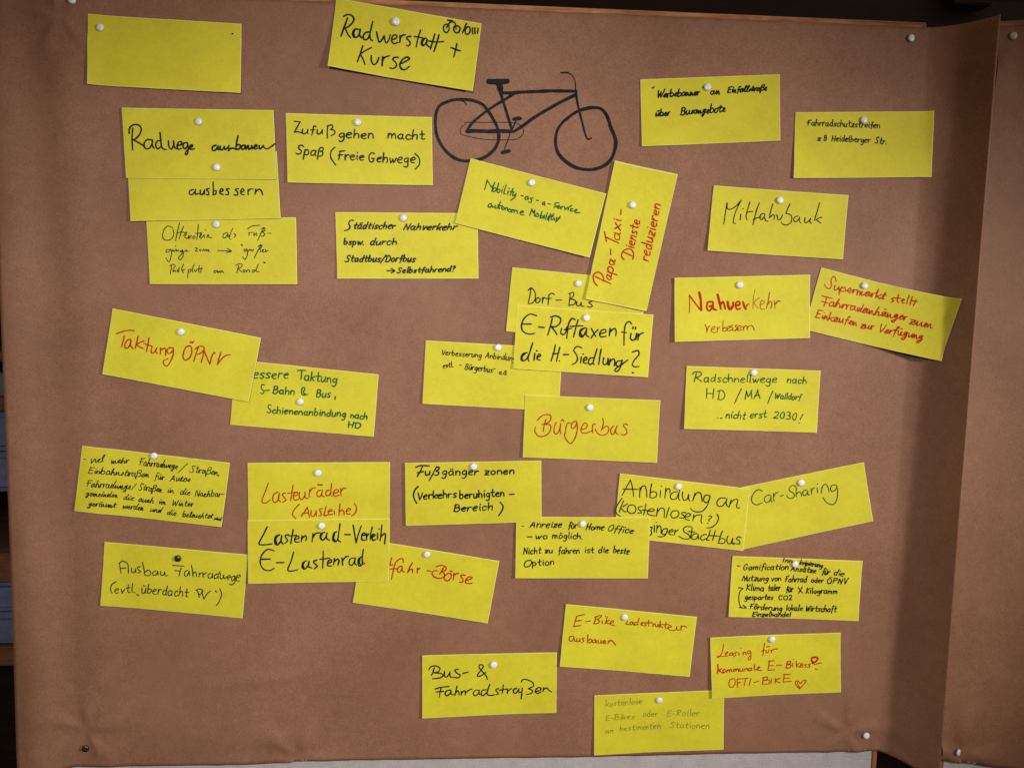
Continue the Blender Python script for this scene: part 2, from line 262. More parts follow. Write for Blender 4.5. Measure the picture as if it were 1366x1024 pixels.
# Each sheet of writing: card key -> (x0, y0, scale, ink, nib, [entries])
# an entry is ('t', [nib,] strokes) for strokes followed point by point, or (text, x0,y0,x1,y1, x-height, slant, joined)
WR = {
'kurse': (420, 0, .18302, 'black', 10, [
 "238,133 225,170 205,225 190,265;210,122 235,108 268,115 285,140 272,170 245,195 222,205;222,205 240,250 262,278",
 "320,215 290,215 275,245 285,272 310,270 328,240 332,215;332,215 325,255 340,278;292,220 284,245 290,268",
 "395,235 370,240 352,265 360,290 385,285 402,250;422,157 412,200 402,250 405,285 420,298",
 "450,235 458,275 470,308 490,290 505,262;505,262 512,300 522,315 540,290 550,255",
 "562,290 590,282 598,262 580,255 562,275 562,305 580,320 605,310;620,262 622,290 618,312;620,285 635,262 660,255",
 "700,268 680,268 670,282 688,300 695,320 680,338 668,330;772,222 755,270 738,345;725,268 760,272 800,285",
 "810,280 785,290 775,320 790,335 810,315 818,290;818,290 815,325 835,345;795,290 782,315 790,330",
 "875,250 860,300 842,360;905,255 890,310 868,378;830,300 880,308 940,305;1035,320 1025,370 1012,418;992,348 1025,362 1062,373",
 "350,335 335,380 310,452;412,348 370,370 330,395;330,395 350,430 365,470;412,408 412,445 428,472 450,460 468,420;495,415 492,450 490,482;492,445 510,420 545,408",
 "608,420 580,420 568,435 588,455 595,480 575,500 548,497;618,470 660,450 690,430 670,418 640,435 620,470 630,502 660,508 690,485",
 "975,180 950,180 937,205 945,232 965,238 980,210 975,180;1040,190 1018,195 1012,220 1028,240 1050,235 1058,205 1040,190;960,205 985,165 1020,168 1030,215;968,148 1005,155;990,152 986,168",
 "1105,172 1090,210 1075,243;1115,195 1098,215 1098,245 1115,252 1132,230 1128,200 1115,195;1150,205 1148,225 1154,250;1168,205 1166,228 1170,248;1190,208 1188,225 1185,245"]),
'radwege': (150, 130, .18302, 'black', 10, [
 "148,225 143,300 147,385;122,262 125,225 155,200 195,205 210,235 195,275 165,305 150,308;150,308 190,330 230,355",
 "285,310 250,310 230,340 240,372 270,370 292,330;292,310 290,350 305,372;350,315 325,320 315,350 330,375 352,360;347,258 352,310 358,360 375,378 392,380",
 "408,318 412,360 430,378 445,345;445,318 450,360 468,375;470,350 500,345 505,325 485,325 472,350 480,378 505,372",
 "545,330 520,335 515,360 530,375 548,350;548,335 552,380 545,415 532,415 540,390 570,370;560,365 585,355 580,345 565,355 570,378 598,375",
 "755,348 730,360 730,385 750,385 770,355;770,355 770,380 785,378;785,355 788,382 805,378 815,358;815,358 820,380 840,368;850,352 842,365 856,380 845,390",
 "845,388 868,370 898,378;915,280 905,330 898,378;898,378 925,375 932,350 915,345 900,360;930,360 965,348 942,355 945,380 962,372 970,350 972,378;972,378 990,350 992,378 1010,370 1015,350 1020,375;1020,375 1030,365 1055,355 1045,345 1032,362 1042,378 1060,370",
 "1070,350 1072,375 1090,365 1098,350;1098,350 1110,370 1130,375 1155,360 1185,338"]),
'ausbess': (150, 130, .18302, 'black', 9, [
 "590,672 565,680 560,700 578,710 598,690 605,672;605,672 605,705 632,700;640,675 642,705 660,705 670,675;670,675 672,705",
 "705,665 685,670 700,690 700,710 685,708;733,615 735,665 735,712;735,680 755,680 752,705 730,708;785,690 805,680 800,665 785,675 785,700 808,708",
 "850,665 830,672 845,688 845,708 825,708;918,665 895,672 912,690 910,712 885,710;935,692 958,680 950,665 936,680 940,705 962,710",
 "990,670 988,690 990,710;990,685 1005,668 1025,668;1045,670 1042,690 1040,705;1045,690 1065,670 1085,680 1095,712"]),
'otter': (180, 280, .16838, 'black', 5.8, [
 "300,140 255,130 225,170 222,220 245,240 285,232 308,195 300,150;355,100 340,160 322,245;385,130 365,180 350,230;330,185 365,175 395,180",
 "385,205 400,185 410,175 405,195 395,215 415,225 430,200;430,200 425,230 440,210 452,205;452,225 470,205 478,215 465,230;502,115 498,170 490,235;480,185 505,185 530,178;515,215 530,190 520,190 512,215 525,225 545,200;548,195 550,220;560,158 563,162;570,220 580,195 590,220 610,218",
 "730,180 705,190 697,215 715,222 738,185;738,185 735,215 755,195;775,145 760,180 748,225 765,235;785,190 800,200 785,218;893,150 930,128 990,122;905,180 903,205;900,180 935,178;945,180 942,205 960,185;962,182 965,205;1025,140 1000,180 972,242;1000,150 1025,140 1030,160 1010,175;1010,175 1028,190 1015,210 998,205;1055,185 1080,185",
 "275,315 250,315 250,335 270,330 285,310;285,312 290,350 275,405 262,408 247,380;295,330 300,315 310,330 325,310;320,285 324,288;330,315 328,330 345,318 350,330;375,318 360,325 370,335 380,320;380,320 382,360 365,392 348,390 350,370 385,335 400,320;400,320 412,318 405,330 430,325;475,300 495,303;495,303 480,325 500,328;510,315 520,325 525,312;535,325 545,312 555,325 565,312 570,328;575,320 585,312 580,328 595,328",
 "655,322 710,324 765,328;730,305 765,328 722,338;885,310 865,315 870,330 890,315;890,315 890,360 872,392 852,370;900,330 910,312 920,325;925,315 935,325 940,312;1000,278 970,330 945,382;975,290 1000,275 1005,295 985,310;985,310 1000,325 990,335;1010,325 1022,315 1012,315 1010,332 1030,332;1035,315 1038,332 1055,320",
 "292,440 285,480 280,512;275,445 300,430 320,445 300,465;310,470 300,490 320,480 325,495;335,470 340,492;350,455 345,495;385,430 370,470 385,500;395,470 375,480;425,475 420,510 418,540;425,475 445,470 440,490 425,495;470,430 455,470 460,495;470,475 480,490 490,470;510,440 505,480 510,495;495,470 540,462;525,455 522,495",
 "650,480 628,482 630,498 650,490;652,482 660,498 670,482 680,498 690,482 705,500;820,440 815,470 805,498;797,440 830,425 850,435 840,455 815,465;815,465 835,480 845,495;870,475 855,480 862,495 878,478;885,478 885,495;890,480 905,475 910,495;950,475 930,480 935,495 955,480;978,430 965,460 960,485 985,490", (9, "842,276 852,282;1022,415 1030,420")]),
'zufuss': (370, 130, .16838, 'black', 9.5, [
 "135,190 180,195;180,195 155,240 135,275;135,275 160,272 190,282", ("ufu", 192, 285, 358, 290, 32, .1, 0), "400,225 395,270 396,325;395,230 425,218 440,235 420,255;420,255 450,262 455,285 425,305",
 ("gehen", 483, 322, 765, 325, 38, .05, 0), ("macht", 872, 328, 1165, 335, 38, .05, 0), ("Spa\u00df", 145, 450, 360, 468, 42, .1, 0),
 "455,395 425,430 425,480 462,537", ("Freie", 478, 495, 685, 497, 40, .05, 0), ("Gehwege", 718, 512, 1090, 522, 40, .05, 0), "1090,445 1122,480 1125,530 1092,570"]),
'staedt': (430, 270, .16105, 'black', 10, [
 "258,150 235,148 218,175 230,200 215,225 183,235", ("t\u00e4dtischer", 250, 217, 600, 218, 30, .4, 0), ("Nahverkehr", 668, 226, 1105, 228, 30, .45, 0), ("bspw.", 175, 350, 345, 350, 28, .2, 0), ("durch", 390, 350, 612, 352, 30, .3, 0),
 ("Stadtbus/Dorfbus", 185, 490, 765, 492, 29, .3, 0), "535,566 570,565 600,567;570,548 600,567 570,584", ("Selbstfahrend?", 615, 584, 1095, 572, 24, .3, 0)]),
'mobility': (600, 200, .16105, 'green', 9.5, [
 "310,250 300,290 288,330;310,250 330,285 345,310;345,310 365,290 372,270;372,270 355,320 348,345;375,315 358,325 360,345 378,340 385,320 375,315;405,275 395,320 392,350;395,335 410,325 418,340 405,355 392,350;435,325 430,355;440,303 443,306;468,290 455,330 448,362 462,365;485,340 478,370;490,318 493,321;525,320 510,350 500,378;500,345 535,350;525,355 522,380 545,368;550,362 535,395 505,418",
 "592,378 610,382;645,385 625,395 628,412 645,405 650,390;650,390 650,412;690,398 668,402 680,418 672,435 652,430;718,418 736,420;785,430 768,440 772,455 785,445;785,435 788,462;818,446 834,450",
 "905,440 880,438 870,455 885,468 862,475;890,475 908,470 905,460 892,468 898,485 912,482;922,470 920,490;922,478 938,468;950,470 955,495;955,495 978,475;985,480 980,500;1010,460 988,475;1020,490 1000,490 1005,508 1022,505;1035,505 1055,500 1050,492 1035,505 1045,520 1080,520",
 "345,445 325,450 318,470 335,475 350,455;350,455 355,475 370,470;380,460 375,480 392,482 400,462;400,462 402,485;420,430 408,465 412,490;400,455 435,465;440,468 428,480 438,495 452,485 440,468;460,480 458,500;460,485 475,478 480,503;495,488 485,500 495,515 508,503 495,488;515,495 515,520;515,503 530,495 535,522;535,508 555,500 560,528;585,520 612,515 600,505 580,520 590,535 615,538",
 "680,490 670,520 660,545;680,490 690,520;690,520 705,500;705,500 700,545 712,550;725,525 712,540 725,555 738,542 725,525;765,510 752,545 748,565;750,550 770,545 770,562 748,565;785,540 780,572;810,520 798,555 795,580;815,555 810,580;835,530 822,565 820,590;815,555 850,545;860,545 840,560 845,580 862,570;862,560 868,585;850,535 865,530;885,560 880,588;915,550 895,580 878,598;890,565 915,568"]),
'papa': (770, 205, .2149, 'red', 7.5, [
 "125,820 105,795 100,755 125,735 150,745 165,775 160,790;112,762 160,785 210,808", ("apa", 207, 792, 238, 668, 36, .15, 1), "208,628 207,610 208,592",
 "170,485 175,515 182,545;178,518 220,538 258,555", ("axi", 260, 545, 275, 408, 34, .15, 0), "270,378 272,362 272,345",
 "285,610 320,625 350,640;290,658 275,635 290,600 330,592 350,620 345,655", ("ienste", 352, 592, 388, 418, 32, .15, 0), ("reduzieren", 440, 672, 520, 318, 33, .15, 0)]),
'werbe': (840, 90, .16105, 'black', 9.5, [
 "188,172 203,162", ("Werbebanner", 225, 252, 570, 230, 33, .3, 1), "605,168 622,160", ("an", 665, 226, 740, 221, 30, .2, 1), ("Einfallstra\u00dfe", 805, 212, 1130, 192, 27, .35, 1),
 ("\u00fcber", 212, 405, 325, 398, 31, .3, 1), ("Busangebote", 420, 392, 785, 372, 34, .2, 1)]),
'schutz': (1040, 130, .16105, 'black', 7, [
 ("Fahrradschutzstreifen", 228, 232, 830, 254, 27, .1, 0), ("z", 312, 358, 340, 358, 22, .1, 0), ("B", 365, 360, 390, 360, 26, .1, 0), ("Heidelberger", 430, 362, 750, 376, 27, .1, 0), ("Str.", 788, 380, 885, 390, 28, .1, 0)]),
'mitfahr': (930, 235, .16105, 'black', 7.5, [
 "248,220 235,300 220,397;248,225 250,265 275,275 320,250 365,200;365,200 325,280 305,340 300,385 318,393;362,315 357,362;376,270 382,272",
 "437,215 420,270 405,330 415,365;412,300 435,295 460,293;515,222 490,290 475,350 462,403;465,360 500,345 530,340",
 "555,310 530,315 520,345 535,362 553,340 562,315;558,345 570,370 588,372;627,230 612,280 598,345;600,345 625,322 640,330 636,360",
 "655,322 665,330 668,358 685,362 700,340 708,322;770,230 750,270 735,310;735,310 770,318 785,345 775,385 740,405 705,395 698,380",
 "835,330 810,340 800,365 820,378 842,355 850,338;850,338 845,370 860,388;895,345 890,375 905,385 925,372 940,350;940,350 935,380 950,393",
 "1015,222 995,290 970,370;1032,340 1005,350 985,362;985,362 1005,375 1025,390"]),
'dorf': (670, 345, .16601, 'black', 8, [
 "232,240 222,300 208,360;208,255 235,235 262,270 265,320 245,355 210,362;290,312 272,325 272,350 290,352 305,330 290,312",
 "325,312 322,358;323,335 338,312 345,315;375,290 372,330 368,370;375,292 395,278 420,288;350,320 370,320 395,318;432,333 478,333",
 "545,285 542,330 535,378;535,282 570,270 572,300 545,322;545,322 585,335 580,365 540,375;600,345 598,372 620,378 635,355;635,350 638,380 660,382",
 "720,345 695,350 710,365 725,380 705,390 683,385"]),
'ruf': (670, 345, .16601, 'black', 10, [
 "275,458 225,445 180,475 155,530 165,580 210,605 262,600;162,525 200,525 235,525;293,548 338,553;402,480 385,550 365,615;388,470 430,460 468,480 462,520 430,545 395,545;395,545 425,585 440,610",
 "478,560 470,595 490,610 510,590 520,545;585,490 560,480 535,520 525,580 518,640;500,570 560,560;610,490 590,560 572,630;545,545 600,540 650,540",
 "668,555 630,570 620,610 640,630 665,600 680,560;680,560 675,610 695,628;650,562 628,590 640,618;715,560 735,595 752,625;770,570 740,600 712,640",
 "785,605 830,590 830,570 800,575 782,605 795,628 835,622;868,560 864,590 860,620;865,590 900,560 915,580 912,620",
 "1040,525 1020,505 990,530 980,600 978,695;960,590 1000,595;1035,600 1030,640 1050,655 1070,640 1080,600;1080,600 1075,650;1052,548 1050,565;1072,550 1070,567;1095,605 1090,655;1092,630 1110,605 1135,595",
 "200,755 165,765 150,800 165,822 195,805 215,765;245,675 225,740 208,800 215,825;185,762 160,790 162,815;262,760 255,818;275,738 282,742;285,790 308,780 300,765 285,778 280,805 305,815",
 "428,690 412,760 392,822;462,712 448,770 435,825;405,765 455,760;458,820 460,823;490,770 535,770;638,715 600,705 575,735 595,770 605,805 590,835 560,850",
 "635,790 630,838;648,765 652,768;655,820 680,808 675,790 655,805 655,835 680,840;730,795 705,800 692,830 705,850 730,835;762,725 745,780 730,835 738,850;795,725 785,780 775,850",
 "815,795 810,840 830,850 845,830 850,800;850,800 850,855;868,805 860,855;865,830 890,805 905,820 900,860;960,820 925,825 915,855 935,865 955,845 965,815;965,815 950,870 925,905 905,900 915,880 960,850 1010,812",
 "1045,750 1090,738 1098,770 1065,810 1045,850 1065,868 1100,865;1045,915 1055,917"]),
'nah': (890, 355, .14641, 'red', 8, [
 (8, "200,260 205,330 202,422"), (13, "202,264 250,330 310,405"), (20, "292,238 305,300 312,402"),
 (17, "410,325 370,330 362,385 385,405 415,370 418,325;418,335 420,385 452,400;385,365 410,362"), (20, "460,258 475,320 490,390"), (15, "488,345 510,325 520,350 530,392"),
 (19, "552,325 557,365 575,392 600,360 602,330"), (15, "625,360 660,350 655,322 630,330 625,370 640,392 668,385"), (18, "692,325 705,375 718,392"), (11, "715,380 730,350 748,346")]),
'nah2': (890, 355, .14641, 'redbrown', 6, [
 (4.5, "800,212 785,300 782,388;845,285 815,305 790,330;790,330 810,360 832,385"), (6, "850,350 880,340 885,318 860,315 848,350 855,390 890,390"),
 (8, "932,240 922,310 905,385;915,350 940,320 955,345 945,385"), (7, "975,310 985,385"), (10, "984,345 1010,318 1032,320"),
 (7.5, "345,530 358,560 362,605;362,600 378,550 388,545;405,580 435,565 430,548 410,560 402,590 425,605 448,600;455,550 458,600;460,575 480,552;510,495 508,550 505,590;508,575 530,555 545,575 530,592 505,590;550,570 575,560 565,545 550,560 555,588 590,580;600,535 580,545 598,565 590,585 640,580;640,535 620,545 634,565 620,590;640,570 675,560 665,542 645,555 645,585 680,580;690,545 695,585;695,565 715,540 720,545;728,545 730,580;730,565 755,540 780,550 795,585")]),
'super': (1070, 345, .16838, 'red', 8.3, [
 "270,180 262,148 245,142 230,170 232,215 215,238 190,225 177,202", ("upermarkt", 245, 245, 650, 325, 38, .2, 1), "735,310 710,318 725,335 705,345;765,285 755,330 765,348;740,312 785,315;790,335 810,330 805,318 790,330 795,350 815,352;850,290 835,330 830,360;875,300 862,340 855,365;905,325 890,355 880,375;865,330 895,338 915,340",
 "157,295 190,303 238,315;195,310 185,345 172,378;155,338 180,345 205,350", ("ahrradanh\u00e4nger", 205, 372, 822, 492, 37, .15, 1), ("zum", 845, 515, 1022, 547, 34, .1, 1),
 ("Einkaufen", 100, 465, 425, 532, 34, .15, 1), ("zur", 458, 545, 556, 562, 30, .15, 1), ("Verf\u00fcgung", 600, 577, 945, 642, 37, .2, 1)]),
'takt': (130, 400, .16838, 'red', 9.5, [
 "150,268 200,250 250,240 292,243;213,285 205,320 190,372;262,310 235,320 218,350 220,380 245,375 265,335;265,320 262,360 282,385",
 "322,290 310,340 298,385;370,325 340,335 310,350;310,350 330,370 362,385;408,300 400,350 388,408;368,345 400,355 435,368",
 "435,370 425,395 430,420 450,415 470,380;470,380 462,410 478,425;500,378 498,432;500,400 520,385 540,390 538,440",
 "600,380 570,378 552,400 562,425 590,410 602,385;602,385 598,440 570,500 545,525 525,505 525,480 558,465",
 "735,362 700,375 680,425 682,465 705,475 735,450 748,405 740,370 725,362;735,340 742,325;748,342 762,328",
 "800,375 780,430 762,488;775,390 800,370 835,368 845,390 820,420 790,432;845,400 835,450 820,495;845,400 865,450 890,510;890,510 905,450 925,415 932,425",
 "978,415 960,470 950,512;950,512 990,460 1020,440 1055,432"]),
'bessere': (295, 470, .16105, 'green', 10, [
 ("essere", 262, 212, 555, 216, 44, .12, 0), "632,150 660,147 702,150;668,150 665,190 660,225", ("aktung", 685, 228, 958, 252, 40, .08, 0),
 "358,268 335,270 335,300 355,320 345,342 325,335", "365,315 402,312", ("Bahn", 425, 338, 607, 352, 34, .08, 0), "700,350 680,352 665,335 670,300 685,288 694,305 680,325 690,340 718,350", ("Bus", 785, 365, 902, 372, 34, .1, 0), "945,365 943,390",
 "415,438 395,432 390,455 410,480 400,500 378,492", ("chienenanbindung", 420, 503, 1030, 535, 32, .12, 0), ("nach", 1068, 542, 1208, 554, 30, .1, 0), ("HD", 1048, 622, 1155, 628, 26, .05, 0)]),
'verb': (555, 445, .14641, 'black', 7, [
 ("Verbesserung", 232, 192, 595, 218, 26, .1, 0), ("Anbindung", 628, 220, 905, 248, 28, .1, 0), ("evtl.", 245, 312, 340, 302, 24, .1, 0), "396,285 412,288", ("B\u00fcrgerbus", 442, 322, 695, 354, 30, .1, 0), "708,318 722,322", ("o.\u00e4", 752, 367, 822, 374, 24, .1, 0)]),
'buerger': (685, 520, .15373, 'red', 9, [
 "205,265 245,225 295,213 325,225 318,265 285,290 250,300;282,255 268,300 258,360;262,295 310,300 325,325 305,375 255,402 210,395 185,355 190,322",
 "372,280 355,320 352,360 372,382 395,355 410,290;410,290 405,350 412,385;415,270 428,255 438,275;492,285 468,290 455,330 450,375",
 "548,270 515,280 500,310 512,335 535,320 550,280;550,280 555,330 540,400 510,455 490,462 460,435 443,390 450,365",
 "590,345 630,330 640,300 620,285 598,310 585,350 605,375 640,370 690,350;712,295 690,300 684,340 688,375;715,345 708,338 730,375 770,392 810,378 828,340 815,315 790,320 760,350",
 "775,245 780,290 765,345;868,310 845,340 850,382 870,378 890,330;900,310 885,360 905,385;992,305 970,292 955,310 975,335 985,370 960,390 930,383"]),
'schnell': (900, 480, .15373, 'dkgreen', 8.5, [
 "190,115 180,150 168,192;155,125 175,105 220,105 232,125 205,148 182,150;182,150 210,170 238,188", ("adschnellwege", 250, 190, 885, 196, 37, .1, 0), ("nach", 972, 197, 1142, 207, 34, .15, 0),
 ("H", 268, 336, 348, 336, 48, .03, 0), ("D", 370, 340, 437, 340, 46, .03, 0), "580,250 550,310 520,378", ("MA", 605, 338, 748, 334, 40, .1, 0), "853,270 830,320 808,378", ("Walldorf", 868, 332, 1092, 348, 27, .15, 0),
 "370,500 376,502;398,504 410,505", ("nicht", 442, 502, 612, 514, 34, .15, 0), ("erst", 655, 502, 795, 498, 32, .15, 0), ("2030", 855, 502, 1058, 520, 34, .12, 0), "1112,472 1100,495 1088,520;1078,545 1082,548"]),
'viel': (90, 590, .16471, 'black', 5.8, [
 "132,133 145,136", ("viel", 178, 166, 285, 160, 32, .25, 1), ("mehr", 350, 170, 490, 166, 28, .3, 1), ("Fahrradwege", 578, 182, 885, 215, 32, .15, 1), "972,170 935,205 895,245", ("Stra\u00dfen,", 985, 240, 1225, 265, 32, .2, 1),
 ("Einbahnstra\u00dfen", 165, 248, 655, 282, 30, .25, 1), ("f\u00fcr", 700, 297, 775, 300, 30, .3, 1), ("Autos", 828, 312, 985, 316, 27, .2, 1),
 ("Fahrradwege", 148, 357, 505, 380, 32, .2, 1), "560,330 540,355 518,382", ("Stra\u00dfen", 572, 385, 758, 402, 30, .2, 1), ("in", 805, 404, 855, 408, 26, .2, 1), ("die", 905, 420, 985, 425, 27, .3, 1), ("Nachbar-", 1030, 436, 1262, 440, 29, .2, 1),
 ("gemeinden", 145, 430, 402, 446, 25, .2, 1), ("die", 445, 462, 530, 468, 26, .3, 1), ("auch", 570, 476, 690, 490, 26, .3, 1), ("im", 732, 494, 790, 500, 24, .3, 1), ("Winter", 842, 512, 1012, 516, 28, .25, 1),
 ("ger\u00e4umt", 162, 514, 385, 527, 25, .25, 1), ("werden", 440, 532, 610, 548, 26, .25, 1), ("und", 665, 557, 755, 567, 25, .3, 1), ("die", 800, 582, 872, 590, 25, .3, 1), ("beleuchtet", 928, 602, 1172, 614, 25, .25, 1), ("sind", 1182, 622, 1240, 632, 18, .3, 1)]),
'lasten': (320, 605, .17573, 'red', 8, [
 "215,222 195,280 170,345 172,370 200,372 230,350;290,290 260,305 248,345 265,370 290,350 300,310;300,300 292,340 310,365;345,298 322,305 335,330 350,350 325,368",
 "405,235 395,290 385,355;362,300 395,295 435,290;405,320 435,312 440,295 420,295 405,320 415,350 445,345;455,290 450,325 470,348 490,320 495,290;495,290 495,330 515,340;530,270 525,330;528,295 550,262 575,258",
 "612,275 590,285 585,315 605,325 622,300 625,275;625,280 622,315 640,325;678,275 655,285 655,315 675,315 690,290;697,225 692,270 690,310 702,322",
 (11, "592,235 625,236"), "710,300 745,290 745,272 722,275 710,300 720,322 755,312;765,262 768,318;768,285 785,262 808,262",
 "450,383 415,420 400,460 425,493;512,405 490,440 465,475;512,405 520,440 528,482;475,452 520,448;542,428 540,465 560,475 578,440;578,430 580,472;628,415 605,420 612,440 618,465 595,470",
 "655,398 645,440 640,468 680,460;668,440 700,432 690,420 672,435 678,462 705,455;715,430 720,460;760,380 755,430 752,468;755,440 775,425 790,440 790,462;805,435 840,425 830,412 810,425 812,455 840,455;870,378 885,410 875,450 845,472"]),
'verleih': (320, 605, .17573, 'black', 9.5, [
 "207,555 180,610 148,670 150,688 190,690 245,683;300,615 270,630 265,675 285,692 310,660 318,620;318,620 312,660 328,685;285,625 272,650 280,680;368,612 345,620 352,640 362,660 340,680",
 "405,575 395,630 385,682;372,622 430,618;415,650 448,640 440,622 420,635 418,665 450,670;472,622 465,668;468,645 495,620 505,635 500,660;555,605 548,668;552,635 575,605 605,598",
 "645,595 615,605 610,640 630,655 655,625 662,600;662,600 658,640 680,655;625,605 614,630 625,650;735,590 712,605 705,655 730,665 750,630;760,532 752,590 745,650 765,668;720,600 712,640 725,660;797,612 838,613",
 "860,540 870,600 882,675;882,675 900,610 922,545;925,620 950,615 945,600 928,610 925,650 950,655;962,605 962,655;965,625 980,605;1005,555 995,600 990,650;1005,630 1025,620 1018,608 1005,620 1008,655 1030,650;1045,600 1045,650;1055,570 1057,574;1078,540 1072,600 1065,660;1070,630 1095,605 1105,615 1098,685",
 "258,735 210,725 165,770 155,830 180,875 225,885 260,868;158,800 232,798;278,825 335,825;408,745 390,810 365,870 370,888 400,888 440,878;505,812 480,825 472,860 490,875 515,850 525,815;525,815 522,855 545,865;490,820 480,845 488,870",
 "585,805 560,815 572,835 588,850 565,872;632,738 632,800 628,868;608,800 645,796 680,790;665,830 695,820 690,802 670,815 668,848 700,850;718,795 712,840;715,820 740,798 752,810 745,845;775,790 780,845;778,815 800,785 825,775",
 "860,790 835,800 830,835 850,845 868,820 875,790;875,790 872,830 885,842;925,780 900,800 900,845 920,848 935,820;937,725 930,780 930,835 948,830;912,795 906,820 914,842"]),
'fuss': (530, 605, .15007, 'black', 10.5, [
 "165,120 210,105 285,108;222,115 205,155 175,203;178,168 235,158", ("u", 245, 188, 292, 188, 32, .1, 0), "350,115 330,150 305,200 283,238;345,120 368,118 370,135 345,152;345,155 370,165 355,190 325,185",
 ("g\u00e4nger", 395, 190, 718, 186, 36, .12, 0), ("zonen", 775, 186, 1040, 178, 34, .1, 0), "185,290 155,325 145,380 172,440",
 ("Verkehrs", 178, 408, 525, 385, 37, .1, 0), ("beruhigten", 552, 398, 950, 374, 36, .08, 0), "998,362 1040,358", ("Bereich", 500, 514, 848, 500, 36, .15, 0), "915,430 940,465 930,505 900,552"]),
'anreize': (680, 680, .14641, 'black', 8.5, [
 (6, "108,145 130,145"), ("Anreize", 178, 160, 470, 158, 33, .3, 0), ("f\u00fcr", 530, 168, 612, 165, 30, .25, 0), ("Home", 690, 178, 855, 182, 30, .3, 0), ("Office", 885, 188, 1120, 215, 33, .35, 0),
 "160,245 205,243", ("wo", 232, 265, 342, 262, 32, .1, 0), ("m\u00f6glich.", 385, 258, 665, 262, 30, .1, 0), ("Nicht", 122, 402, 285, 395, 32, .12, 0), ("zu", 320, 390, 390, 388, 26, .1, 0), ("fahren", 440, 398, 635, 396, 33, .1, 0),
 ("ist", 682, 388, 765, 388, 30, .1, 0), ("die", 805, 388, 898, 388, 30, .2, 0), ("beste", 940, 386, 1085, 402, 32, .15, 0), "190,455 150,465 132,500 145,518 185,505 200,470 185,455", ("ption", 205, 508, 405, 498, 32, .1, 0)]),
'anbind': (810, 610, .14641, 'black', 8.5, [
 "212,205 175,270 135,345;212,205 230,270 242,355;145,288 200,288 285,290;300,270 295,362;298,310 320,262 345,262 358,300 362,360;405,240 395,300 388,365;392,320 425,310 450,325 445,355 415,368 388,360;487,300 482,360;492,258 497,262",
 "535,278 525,370;530,320 550,285 570,290 572,325;640,310 600,318 575,350 590,380 630,372 648,330;665,270 655,320 650,370 662,388;688,312 685,350 700,390 730,375 742,335;742,335 742,380 755,395",
 "800,325 780,395;788,360 820,320 850,325 862,365 865,400;935,345 895,345 878,385 900,412 930,385 938,348;938,348 915,430 870,485 815,495 775,480 760,460",
 "1075,368 1030,370 1000,405 1010,440 1050,440 1085,395 1090,372;1090,372 1085,420 1100,445;1130,385 1110,455;1118,425 1155,385 1190,385 1180,430 1185,458 1208,455",
 "135,372 100,420 80,475 90,515 122,535;150,395 125,450 110,498;185,420 140,450;125,460 155,490 182,492;225,430 195,440 185,480 210,508 250,500 262,465 245,435 225,430;320,445 290,450 285,470 305,485 310,505 275,505",
 "352,425 342,480 332,522;318,478 350,480 395,485;365,485 410,490 430,475 405,465 375,480 368,510 400,525 440,530;460,460 450,535;455,500 490,460 520,475 520,545;565,455 550,500 538,550;625,482 595,490 580,520 595,548 630,545 655,515 645,488 625,482",
 "715,500 685,500 680,515 700,530 695,550 655,548;705,540 745,535 760,515 735,508 712,530 715,560 750,570;790,520 780,575;785,550 815,525 860,525 855,570 862,598;925,535 945,530 950,548 925,565 930,580;915,598 920,600;1000,515 1015,550 995,600 950,635 908,640",
 "385,635 410,635 400,660 405,690 385,715;430,618 430,680;447,588 450,592;455,615 450,685;452,650 475,620 490,640 490,690;545,645 510,655 500,690 520,700 545,680 550,650;550,650 530,705 490,722 460,715;560,680 600,670 595,655 570,665 565,695 600,705;620,660 612,705;616,680 650,655",
 "768,630 720,628 695,650 705,680 740,700 755,735 700,740 650,715;775,640 765,700 758,735;735,672 800,678;820,690 785,700 770,730 785,745 815,735 830,700;830,700 832,745;905,700 870,705 848,735 870,750 905,735;940,660 925,710 905,748 930,752",
 "985,665 970,720 960,755;930,710 975,712 1020,715;1050,670 1030,720 1015,775;1020,745 1050,735 1075,750 1060,780 1010,780;1100,715 1090,755 1105,785 1130,775 1140,740;1145,735 1140,780 1155,790;1222,730 1195,722 1180,740 1205,760 1205,785 1150,780"]),
'car': (970, 610, .15373, 'dkgreen', 8, [
 "305,290 270,278 235,305 213,350 220,390 255,410 305,393;375,325 340,332 322,360 335,388 365,380 380,345;380,335 380,370 392,388;402,310 402,350 408,378;405,340 420,312 445,300;462,335 490,325",
 "598,255 575,240 545,255 540,285 570,305 585,330 560,355 525,345 520,325;600,260 600,300 600,340;600,320 620,300 640,305 645,335;690,280 665,288 655,310 668,330 690,320 700,290;700,290 702,320 715,325",
 "728,270 732,295 735,320;732,295 748,265 762,262;782,262 785,305;783,228 787,232;822,255 818,310;820,275 840,235 865,238 880,270 885,300;948,240 912,240 898,270 910,295 940,280 955,245;960,265 955,350 930,400 895,405 860,385 830,345"]),
'ausbau': (120, 715, .16105, 'black', 7, [
 "245,225 250,265 258,305;240,225 270,205 310,225 318,270 318,305;250,265 300,262;345,262 345,290 362,300 378,275;378,265 380,300;418,250 395,255 400,275 418,290 395,305;435,215 445,260 455,320;452,300 480,280 505,300 490,325 460,322",
 "545,285 520,300 525,322 550,315 560,288;560,288 565,320;585,290 588,320 610,318 618,295;618,295 625,325 648,322;685,240 730,243 780,248;755,262 745,300 738,330;703,282 750,290;810,280 785,295 785,325 805,325 820,290;820,285 825,325",
